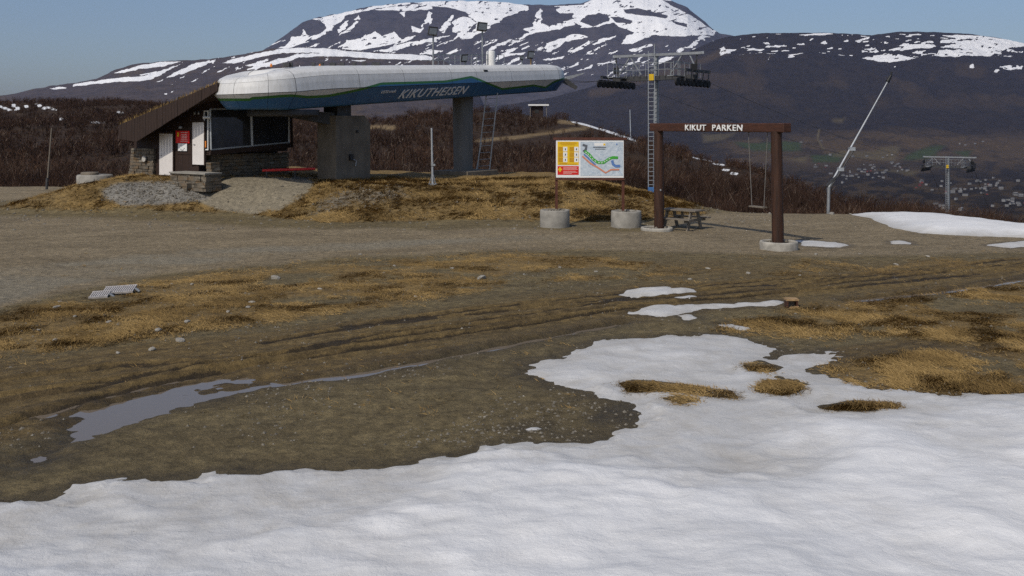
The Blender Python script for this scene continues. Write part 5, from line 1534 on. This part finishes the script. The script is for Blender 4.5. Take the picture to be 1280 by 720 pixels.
# bolts
MB().tube(Vector((gl.x + .02, gl.y - .19, P(824, 237, YL).z)), Vector((gl.x + .02, gl.y - .22, P(824, 237, YL).z)), .03, n=10).build("bolt", "steel_pale", gate)
fp = gl + gn * .20; fp.z = 0
t0 = hit(856.5, 162.6, fp, gn); t1_ = hit(928, 164.6, fp, gn)
for wd, ua, ub in (("KIKUT", 856.5, 882.5), ("PARKEN", 890.5, 928)):
    a = hit(ua, 163, fp, gn); b = hit(ub, 164, fp, gn)
    a.z = b.z = 3.775
    text_mesh("lettering", wd, "letter_white", gate, a, (b - a, Z), .29, .025, 0, 1.12, (b - a).length)
# round bases
ring(821, 288, YL, .60, .13, "concrete_ring", "low flat concrete base under the gate post beside the picnic table", None, "concrete_pale", 8, 3)
ring(973.5, 311, YR, .60, .25, "concrete_ring", "low round concrete base under the gate post beside the swing", None, "concrete_pale", 10, 4)
# swing
def on_gate(u): 
    a = (u - 640.0) / F; k = (a * gl.y - gl.x) / (gd.x - a * gd.y); return gl + gd * k
s0_, s1_ = on_gate(935.5), on_gate(959.5)
sw = thing("swing", ((s0_.x + s1_.x) / 2, (s0_.y + s1_.y) / 2, 1.2), "plank swing on two thin ropes hanging from the gate beam", "swing")
zsw = P(945, 256.5, s0_.y).z
mid_ = (s0_ + s1_) / 2
ends = []
for s_, k in ((s0_, -.28), (s1_, .28)):
    e = Vector((mid_.x + gd.x * k, mid_.y + gd.y * k, zsw))
    MB().tube(Vector((s_.x, s_.y, 3.74)), e, .013, n=6).build("rope", "rope", sw)
    ends.append(e)
MB().box(Vector((mid_.x, mid_.y, zsw - .02)), (.66, .2, .04), (gd, gn, Z)).build("seat", "wood_grey", sw)

# ------------------------------------------------------------------ picnic table
pt = P(853, 287, 37.4); gz = G(pt.x, pt.y)
tab = thing("picnic_table", (pt.x, pt.y, gz), "weathered grey picnic table with attached benches behind the gate post", "picnic table")
tx = Vector((.75, -.66, 0)).normalized(); ty = Vector((.66, .75, 0)).normalized()
def tp(a, b, z): return pt + tx * a + ty * b + Z * (gz + z - pt.z)
for i in range(5):
    MB().box(tp(0, -.30 + i * .15, .74), (1.55, .138, .045), (tx, ty, Z)).build("top_plank", "wood_grey", tab)
for sd in (-1, 1):
    for i in range(2):
        MB().box(tp(0, sd * (.60 + i * .135), .44), (1.55, .125, .045), (tx, ty, Z)).build("bench_plank", "wood_grey", tab)
for a in (-.52, .52):
    for sd in (-1, 1):
        MB().bar(tp(a, sd * .5, -.04), tp(a, sd * .22, .72), .14, .06, tx).build("leg", "wood_grey", tab)
    MB().bar(tp(a, -.78, .37), tp(a, .78, .37), .05, .10).build("cross_bar", "wood_grey", tab)
    MB().bar(tp(a, -.34, .69), tp(a, .34, .69), .05, .07).build("top_bearer", "wood_grey", tab)
MB().bar(tp(.0, 0, .37), tp(.0, 0, .7), .10, .05).build("brace", "wood_grey", tab)
c = P(877, 289, 37.4)

# ------------------------------------------------------------------ lift towers and haul ropes
LD = (Vector((70, 158, 0)) - Vector((11, 76, 0))).normalized()
LX = Vector((LD.y, -LD.x, 0))
def tower(u, vtop, varm, vshv, Y, name, label, sc, zbase, shv_drop):
    b = P(u, 200, Y); b.z = zbase
    zt_ = P(u, vtop, Y).z; za = P(u, varm, Y).z; zsv = P(u, vshv, Y).z
    root = thing(name, b, label, "lift tower", "chairlift towers")
    XY = lambda a, l, z: Vector((b.x, b.y, 0)) + LX * (a * sc) + LD * (l * sc) + Z * z
    MB().tube(XY(0, .35, zbase - .5), XY(0, .35, za + .1), .26 * sc, .2 * sc, 14).build("mast", "steel", root)
    # ladder up the camera side
    lad = MB(); px = Vector((1, 0, 0))
    f0 = Vector((b.x - .25 * sc, b.y - .35 * sc, 0)); lw_ = .24 * sc
    for k in (-1, 1):
        lad.bar(f0 + px * (k * lw_) + Z * (zbase - .3), f0 + px * (k * lw_) + Z * zt_, .055 * sc, .05 * sc)
    lo = lad.build("ladder_rails", "steel_pale", root)
    nr = int((zt_ - zbase) / (.33 * sc))
    r0 = None
    for i in range(nr):
        z = zbase + (i + .5) * (zt_ - zbase) / nr
        if r0 is None:
            r0 = MB().bar(f0 - px * lw_ + Z * z, f0 + px * lw_ + Z * z, .04 * sc).build("rung", "steel_pale", root); z00 = z
        else:
            c_ = r0.copy(); COL.objects.link(c_); c_.parent = root; c_.location = r0.location + Z * (z - z00)
    # lifting frame beam on top with its struts
    MB().bar(XY(-3.6, .2, za), XY(3.9, .2, za), .24 * sc, .2 * sc).build("top_beam", "steel", root)
    for a0, a1 in ((-2.2, -3.2), (2.3, 1.3), (-2.2, -1.2), (2.9, 3.6)):
        MB().bar(XY(a0, .2, za - .05), XY(a1, .2, zsv + .75 * sc), .09 * sc).build("strut", "steel", root)
    for a in (-3.65, 3.95):
        MB().box(XY(a, .2, za + .02), (.2 * sc, .2 * sc, .2 * sc)).build("end_lamp", "steel_pale", root)
    # cross arm that carries the sheaves
    MB().bar(XY(-3.55, 0, zsv + .45 * sc), XY(3.55, 0, zsv + .45 * sc), .34 * sc, .36 * sc).build("cross_arm", "steel_dark", root)
    MB().box(XY(0, -.45, zsv + .5 * sc), (.36 * sc, .1, .5 * sc)).build("number_plate", "yellow_paint", root)
    for side in (-1, 1):
        a = 3.3 * side
        asm = MB()
        asm.bar(XY(a, -2.8, zsv + .22 * sc), XY(a, 2.8, zsv + .18 * sc), .12 * sc, .2 * sc)
        for l in (-1.6, -.5, .6, 1.7): asm.bar(XY(a, l - .4, zsv + .1 * sc), XY(a, l + .4, zsv + .1 * sc), .1 * sc, .14 * sc)
        asm = asm.build("sheave_train", "steel_dark", root)
        w0 = None
        for i in range(9):
            l = -2.7 + i * .675
            if w0 is None:
                w0 = MB().tube(XY(a, l, zsv) - LX * .07 * sc, XY(a, l, zsv) + LX * .07 * sc, .29 * sc, n=14).build("sheave_wheel", "rubber", asm); l0 = l
            else:
                c_ = w0.copy(); COL.objects.link(c_); c_.parent = asm; c_.location = w0.location + LD * (l - l0) * sc
        # walkway grating with railing
        MB().bar(XY(a - .75 * side, -2.3, zsv + .5 * sc), XY(a - .75 * side, 2.3, zsv + .5 * sc), .5 * sc, .06 * sc).build("walkway", "steel", root)
        rail = MB()
        for l in (-2.3, -1.4, -.5, .4, 1.3, 2.3): rail.bar(XY(a - .5 * side, l, zsv + .5 * sc), XY(a - .5 * side, l, zsv + 1.55 * sc), .045 * sc)
        for hh in (1.05, 1.55): rail.bar(XY(a - .5 * side, -2.3, zsv + hh * sc), XY(a - .5 * side, 2.3, zsv + hh * sc), .045 * sc)
        for l in (-1.8, -.2, 1.0): rail.bar(XY(a - 1.0 * side, l, zsv + .5 * sc), XY(a - 1.0 * side, l, zsv + 1.55 * sc), .045 * sc)
        for hh in (1.05, 1.55): rail.bar(XY(a - 1.0 * side, -2.3, zsv + hh * sc), XY(a - 1.0 * side, 1.9, zsv + hh * sc), .04 * sc)
        rail.build("railing", "steel", root)
        MB().box(XY(a + .35 * side, -.6 * side, zsv + 1.15 * sc), (.42 * sc, .4 * sc, .5 * sc)).build("junction_box", "black_paint", root)
        hood = MB()
        for l in (-1.9, -.9, .1, 1.1, 2.1): hood.bar(XY(a + .22 * side, l, zsv + .1 * sc), XY(a + .3 * side, l + .1, zsv + (.95 if side > 0 else .6) * sc), .07 * sc, .16 * sc)
        hood.bar(XY(a + .3 * side, -2.0, zsv + (.9 if side > 0 else .55) * sc), XY(a + .3 * side, 2.3, zsv + (.9 if side > 0 else .55) * sc), .09 * sc, .22 * sc)
        hood.build("rope_catcher", "steel_dark", root)
        MB().bar(XY(a, .4, zsv + .2 * sc), XY(a + .2 * side, .2, za - .1), .11 * sc).build("hanger", "steel_dark", root)
    cat = MB()
    for aa in np.linspace(-2.2, 2.2, 9): cat.bar(XY(aa, -.35, zsv + .6 * sc), XY(aa, -.35, zsv + 1.6 * sc), .04 * sc)
    for hh in (1.1, 1.6): cat.bar(XY(-2.3, -.35, zsv + hh * sc), XY(2.3, -.35, zsv + hh * sc), .04 * sc)
    cat.build("arm_railing", "steel", root)
    return XY, zsv, root
g1 = float(ground_h(np.array([11.0]), np.array([76.0]))[0])
XY1, zs1, tw1 = tower(817.5, 64.5, 68.5, 105, 76, "lift_tower", "tall chairlift tower with ladder and sheave trains rising behind the gate", 1.0, g1, 0)
MB().box(P(813.5, 238.5, 75.4), (.42, .3, .55)).build("blue_box", "blue_paint", tw1)
MB().tube(P(818, 68, 76), P(818.3, 55, 76), .05, n=6).build("antenna", "steel", tw1)
g2 = float(hill(np.array([70.0]), np.array([158.0]))[0])
XY2, zs2, tw2 = tower(1185, 195, 196.5, 212, 158, "lift_tower", "smaller distant chairlift tower standing below the snow bank", 1.02, g2, 0)
def rope(p, q_, sag, r, name, label, n=18):
    mb = MB(); pts = []
    for i in range(n + 1):
        t_ = i / n; v = Vector(p).lerp(Vector(q_), t_); v.z -= sag * 4 * t_ * (1 - t_); pts.append(v)
    for a, b in zip(pts[:-1], pts[1:]): mb.tube(a, b, r, n=5, cap=False)
    return tag(mb.build(name, "steel_dark"), label, "cable")
for side, nm in ((-1, "haul rope on the mountain side"), (1, "haul rope on the yard side")):
    a = 3.3 * side
    far_end = C0 + E_ * (LEN + .5) + RN * (1.7 * side)
    rope(Vector((far_end.x, far_end.y, zbot(LEN) + .7)), XY1(a, -2.3, zs1 + .24), .15, .017, "haul_rope", "thin " + nm + " from the canopy to the gate side tower", 6)
    rope(XY1(a, 2.3, zs1 + .22), XY2(a, -2.3, zs2 + .24), 1.2, .019, "haul_rope", "thin " + nm + " dropping from the tall tower to the distant tower")
    e2 = XY2(a, 2.3, zs2 + .22)
    rope(e2, e2 + LD * 120 - Z * 60, 3.0, .022, "haul_rope", "thin " + nm + " running on down from the distant tower")

# ------------------------------------------------------------------ snow lance
YS = 45.2
p = P(1035, 266, YS); gz = G(p.x, p.y)
lance = thing("snow_lance", (p.x, p.y, gz), "tall slanting steel snow making lance on a hinged post", "snow lance")
j0 = P(1036, 234, YS); tip = P(1110, 101, YS + 1.0)
MB().tube((p.x, p.y, gz - .3), j0, .075, n=10).build("post", "steel", lance)
MB().tube(j0, j0.lerp(tip, .62), .05, .042, n=10).build("lower_tube", "steel_pale", lance)
MB().tube(j0.lerp(tip, .62), tip, .036, .03, n=10).build("upper_tube", "steel_pale", lance)
off = Vector((.16, -.05, -.06))
MB().tube(j0 + off * .4, j0.lerp(tip, .36) + off, .035, n=8).build("water_hose", "steel_dark", lance)
MB().bar(j0 + Vector((-.12, 0, .04)), j0.lerp(tip, .1) + Vector((.05, -.06, .0)), .09).build("hinge", "steel_dark", lance)
for k in (.17, .36):
    c = j0.lerp(tip, k); MB().box(c + off * .4, (.26, .2, .16)).build("clamp", "steel_pale", lance)
d = (tip - j0).normalized()
MB().tube(tip - d * .05, tip + d * .3, .10, .07, n=10).tube(tip + d * .3, tip + d * .36 + Z * .12, .05, n=8).build("nozzle_head", "black_paint", lance)

# ------------------------------------------------------------------ steel gratings left in the field
p = P(141, 368, 23.0); gz = max(G(p.x - .4, p.y), G(p.x + .4, p.y), G(p.x, p.y))
def grating(cx, cy, z, w, d, yaw, roll, n, label):
    root = thing("metal_grating", (cx, cy, gz), label, "grating")
    ax = Vector((math.cos(yaw), math.sin(yaw), math.sin(roll) * .6)).normalized(); ay = Vector((-math.sin(yaw), math.cos(yaw), .20)).normalized(); az = ax.cross(ay).normalized(); ay = az.cross(ax)
    c = Vector((cx, cy, z))
    for s in (-1, 1):
        MB().box(c + ay * (s * d / 2), (w, .025, .045), (ax, ay, az)).build("side_rail", "grate_steel", root)
    MB().box(c - az * .035, (w - .02, d - .02, .012), (ax, ay, az)).build("under_plate", "steel_dark", root)
    s0 = None
    for i in range(n):
        a = -w / 2 + w * (i + .5) / n
        if s0 is None: s0 = MB().box(c + ax * a, (w / n * .55, d - .03, .03), (ax, ay, az)).build("slat", "grate_steel", root); aa = a
        else:
            k = s0.copy(); COL.objects.link(k); k.parent = root; k.location = s0.location + ax * (a - aa)
    MB().tube(c + ax * (w / 2), c + ax * (w / 2 + .1) - Z * .08, .035, n=8).build("lug", "steel", root)
    MB().bar(c + ay * (-d / 2) - Z * .03 - ax * w * .3, c + ay * (-d / 2) - Z * .16 - ax * w * .3, .06).bar(c + ay * (-d / 2) - Z * .03 + ax * w * .3, c + ay * (-d / 2) - Z * .16 + ax * w * .3, .06).build("foot", "steel_dark", root)
cA = P(149, 363, 23.2); cB = P(125, 369.5, 22.7)
grating(cA.x, cA.y, gz + .085, .72, .42, .12, .09, 15, "larger steel floor grating lying in dead grass, raised on the other")
grating(cB.x, cB.y, gz + .055, .42, .36, .14, .08, 9, "smaller steel floor grating half under the larger one in the grass")

# ------------------------------------------------------------------ sawn timber end by the snow
p = P(989, 384.5, 21.4); gz = G(p.x, p.y)
blk = thing("timber_block", (p.x, p.y, gz), "small broken timber box sticking out of the mud by the snow", "wood block")
for dx in (-.105, .105):
    MB().box((p.x + dx, p.y, gz + .06), (.035, .2, .20)).build("side_plank", "wood_beam", blk)
MB().box((p.x, p.y, gz + .175), (.27, .22, .04)).build("top_plank", "wood_pale", blk)
MB().box((p.x, p.y + .06, gz + .06), (.17, .05, .19)).build("back_plank", "wood_grey", blk)
MB().box((p.x + .03, p.y - .12, gz + .02), (.2, .05, .03), (Vector((1, .2, .1)).normalized(), Vector((-.2, 1, 0)).normalized(), Z)).build("splinter", "wood_pale", blk)

# ------------------------------------------------------------------ single stones one can pick out
def stone_mesh(seed):
    import bmesh
    r = random.Random(seed); bm = bmesh.new()
    bmesh.ops.create_icosphere(bm, subdivisions=2, radius=1.0)
    ax = [Vector((r.gauss(0, 1), r.gauss(0, 1), r.gauss(0, 1))).normalized() for _ in range(7)]
    cut = [r.uniform(.55, .85) for _ in ax]
    for v in bm.verts:
        for a, c in zip(ax, cut):
            d = v.co.dot(a)
            if d > c: v.co -= a * (d - c)
        v.co.z *= .62
    me = bpy.data.meshes.new("stone"); bm.to_mesh(me); bm.free()
    me.materials.append(MATS["boulder"])
    return me
sm = [stone_mesh(i) for i in range(5)]
STONES = [(602, 350, .13), (565, 336, .07), (493, 333, .05), (344, 349, .12), (315, 379, .07), (198, 414, .09), (71, 387, .08), (75, 379, .05), (94, 398, .05), (69, 424, .06), (234, 405, .08), (225, 426, .09), (190, 437, .08), (147, 441, .05), (310, 386, .06), (240, 357, .06), (215, 356, .05), (1020, 318, .07), (935, 342, .08), (885, 336, .06), (1120, 331, .07), (1040, 268, .16), (1063, 268, .09), (962, 265, .08),
          (450, 318, .05), (700, 335, .06), (745, 340, .05), (862, 349, .06), (655, 345, .05), (1160, 322, .06), (400, 362, .06), (520, 372, .05), (285, 391, .05), (136, 405, .06), (48, 413, .05), (1000, 345, .05), (1075, 318, .05)]
for i, (u, v, r_) in enumerate(STONES):
    f_ = flat([(u, v)])[0]
    o = bpy.data.objects.new("stone", sm[i % 5]); COL.objects.link(o)
    o.location = (f_[0], f_[1], G(*f_) + r_ * .18)
    o.rotation_euler = (hr.uniform(-.2, .2), hr.uniform(-.2, .2), hr.uniform(0, 6.28))
    o.scale = (r_ * hr.uniform(.9, 1.35), r_ * hr.uniform(.7, 1), r_ * hr.uniform(.7, 1.0))
    tag(o, "single pale grey stone lying loose on the gravel and dead grass", "stone", "loose stones on the yard")

# ------------------------------------------------------------------ small stones and dead grass as masses
gi_x = None
def sample_mask(x, y, arr):
    """value of a stored yard mask at world points"""
    c = np.clip((x / (y + 16) - a_[0]) / (a_[1] - a_[0]), 0, len(a_) - 1.001); r = np.clip(np.interp(y, ys, np.arange(len(ys))), 0, len(ys) - 1.001)
    ci = c.astype(int); ri = r.astype(int); fc = c - ci; fr_ = r - ri
    arr = np.asarray(arr, float)
    return (arr[ri, ci] * (1 - fc) + arr[ri, ci + 1] * fc) * (1 - fr_) + (arr[ri + 1, ci] * (1 - fc) + arr[ri + 1, ci + 1] * fc) * fr_
def scatter(n, vlo, vhi, weight):
    xs = []; ys_ = []; k = 0; it = 0
    while k < n and it < 60:
        it += 1
        u = rng.uniform(-60, 1340, n * 3); v = rng.uniform(vlo, vhi, n * 3)
        y = CH * F / (v - HZ); x = (u - 640) / F * y
        ok = rng.random(n * 3) < weight(x, y)
        xs.append(x[ok]); ys_.append(y[ok]); k += ok.sum()
    return np.concatenate(xs)[:n], np.concatenate(ys_)[:n]
snow_t = snow_thick(Xg, Yg)
snow_t = np.maximum(snow_t, hump_thick(Xg, Yg))
clear = (snow_t < .0) & (WETg < .85)
def gravel(n, vlo, vhi, weight, smin, smax, name, label):
    x, y = scatter(n, vlo, vhi, weight); n = len(x)
    z = sample_mask(x, y, Hz)
    s = smin + (smax - smin) * rng.random(n) ** 3
    D6 = np.array([(1, 0, 0), (-1, 0, 0), (0, 1, 0), (0, -1, 0), (0, 0, .75), (0, 0, -.6)])
    a = rng.uniform(0, 6.28, n); ca, sa = np.cos(a), np.sin(a)
    sc = s[:, None, None] * rng.uniform(.65, 1.3, (n, 6, 1))
    d = D6[None] * sc
    v = np.empty((n, 6, 3))
    v[..., 0] = x[:, None] + d[..., 0] * ca[:, None] - d[..., 1] * sa[:, None]; v[..., 1] = y[:, None] + d[..., 0] * sa[:, None] + d[..., 1] * ca[:, None]; v[..., 2] = z[:, None] + d[..., 2] + s[:, None] * .02
    T8 = np.array([(0, 2, 4), (2, 1, 4), (1, 3, 4), (3, 0, 4), (2, 0, 5), (1, 2, 5), (3, 1, 5), (0, 3, 5)])
    f = (np.arange(n) * 6)[:, None, None] + T8[None]
    var = np.repeat(np.clip(rng.normal(.5, .25, n), 0, 1), 6)
    o = np_mesh(name, v.reshape(-1, 3), f.reshape(-1, 3), "gravel_stone", False, dict(var=var))
    return tag(o, label, None, None, "stuff")
def w_field(x, y):
    return sample_mask(x, y, clear) * (.05 + 1.2 * sstep(.45, .75, fbm(x / 1.6, y / 1.6, 301, 4)) + .5 * sample_mask(x, y, gf)) * (1 - .8 * sample_mask(x, y, road)) * (1 - .6 * sample_mask(x, y, mudm))
gravel(5200, 300, 560, w_field, .006, .034, "gravel", "small stones strewn over the yard")
def w_rub(x, y): return sample_mask(x, y, rubb)
def scatter_mound(n, weight):
    xs = []; yy = []; k = 0
    while k < n:
        x = rng.uniform(-27, 12, n * 4); y = rng.uniform(37, 52, n * 4); ok = rng.random(n * 4) < weight(x, y)
        xs.append(x[ok]); yy.append(y[ok]); k += ok.sum()
    return np.concatenate(xs)[:n], np.concatenate(yy)[:n]
_sc = scatter
scatter = lambda n, a, b, w: scatter_mound(n, w)
gravel(4200, 0, 0, lambda x, y: sample_mask(x, y, rubb) ** 2 + .02, .015, .085, "rubble_stones", "grey broken stones tipped in front of the hut and on the mound")
scatter = _sc
def grass_mass(x, y, blades, lmin, lmax, wd, rise, name, label, lift=0.0):
    n = len(x); z = sample_mask(x, y, Hz)
    B_ = blades
    lay = fbm(x / 1.7, y / 1.7, 317, 3) * 14.0                     # the way the dead blades lie
    a = lay[:, None] + rng.normal(0, .75, (n, B_)); r = rng.uniform(0, .12, (n, B_)); ra = rng.uniform(0, 6.28, (n, B_))
    L_ = rng.uniform(lmin, lmax, (n, B_)); up = np.abs(rng.normal(rise, rise * .6, (n, B_)))
    bx_ = x[:, None] + np.cos(ra) * r; by_ = y[:, None] + np.sin(ra) * r; bz_ = z[:, None] + rng.uniform(-.01, .02, (n, B_))
    ex = bx_ + np.cos(a) * L_; ey = by_ + np.sin(a) * L_; ez = bz_ + L_ * up
    w = wd * rng.uniform(.6, 1.4, (n, B_))
    v = np.empty((n, B_, 3, 3))
    v[..., 0, 0] = bx_ - np.sin(a) * w; v[..., 0, 1] = by_ + np.cos(a) * w; v[..., 0, 2] = bz_
    v[..., 1, 0] = bx_ + np.sin(a) * w; v[..., 1, 1] = by_ - np.cos(a) * w; v[..., 1, 2] = bz_ + w
    v[..., 2, 0] = ex; v[..., 2, 1] = ey; v[..., 2, 2] = ez
    tone = sstep(.36, .62, fbm(x / 1.5, y / 1.1, 311, 4, .6))
    var = np.clip(tone[:, None] * .34 + .20 + lift + rng.normal(0, .12, (n, 1)) + rng.normal(0, .12, (n, B_)), 0, 1)
    var = np.repeat(var[..., None], 3, -1).reshape(-1)
    o = np_mesh(name, v.reshape(-1, 3), np.arange(n * B_ * 3).reshape(-1, 3), "grass_blade", False, dict(var=var))
    return tag(o, label, None, None, "stuff")
gx, gy = scatter(26000, 310, 520, lambda x, y: sample_mask(x, y, clear) * np.maximum(sample_mask(x, y, grass) ** 1.3 * sstep(.3, .55, fbm(x / .8, y / .8, 319, 3)), .004) * (1 - .5 * sample_mask(x, y, MUDg)))
grass_mass(gx, gy, 6, .04, .15, .0045, .22, "dead_grass", "tan dead grass flattened over the yard")
gx, gy = scatter_mound(20000, lambda x, y: sample_mask(x, y, gr * (1 - apron) * (1 - rubb)) * (.35 + .65 * (fbm(x / 1.2, y / 1.2, 315, 3) > .42)))
grass_mass(gx, gy, 6, .10, .30, .011, .35, "mound_grass", "tan dead grass covering the mound")
tmask = tuft * (snow_t < .02)
gx, gy = scatter(1000, 440, 530, lambda x, y: sample_mask(x, y, tmask))
grass_mass(gx, gy, 7, .04, .13, .004, .15, "snow_tufts", "tufts of dead grass showing through the snow", .25)

# ------------------------------------------------------------------ the air
hz_m = bpy.data.materials.new("haze_air"); hz_m.use_nodes = True
nt = hz_m.node_tree; nt.nodes.clear()
ho = nt.nodes.new("ShaderNodeOutputMaterial"); hv = nt.nodes.new("ShaderNodeVolumePrincipled")
hv.inputs["Color"].default_value = (0.46, 0.58, 1.0, 1); hv.inputs["Density"].default_value = 1.9e-5; hv.inputs["Anisotropy"].default_value = 0.0
nt.links.new(hv.outputs[0], ho.inputs["Volume"])
MATS["haze_air"] = hz_m
mb = MB(); mb.box((0, 7900, 745), (46000, 17000, 2050))
hz_o = tag(mb.build("haze", "haze_air"), "thin blue air between the yard and the mountains", None, None, "stuff")
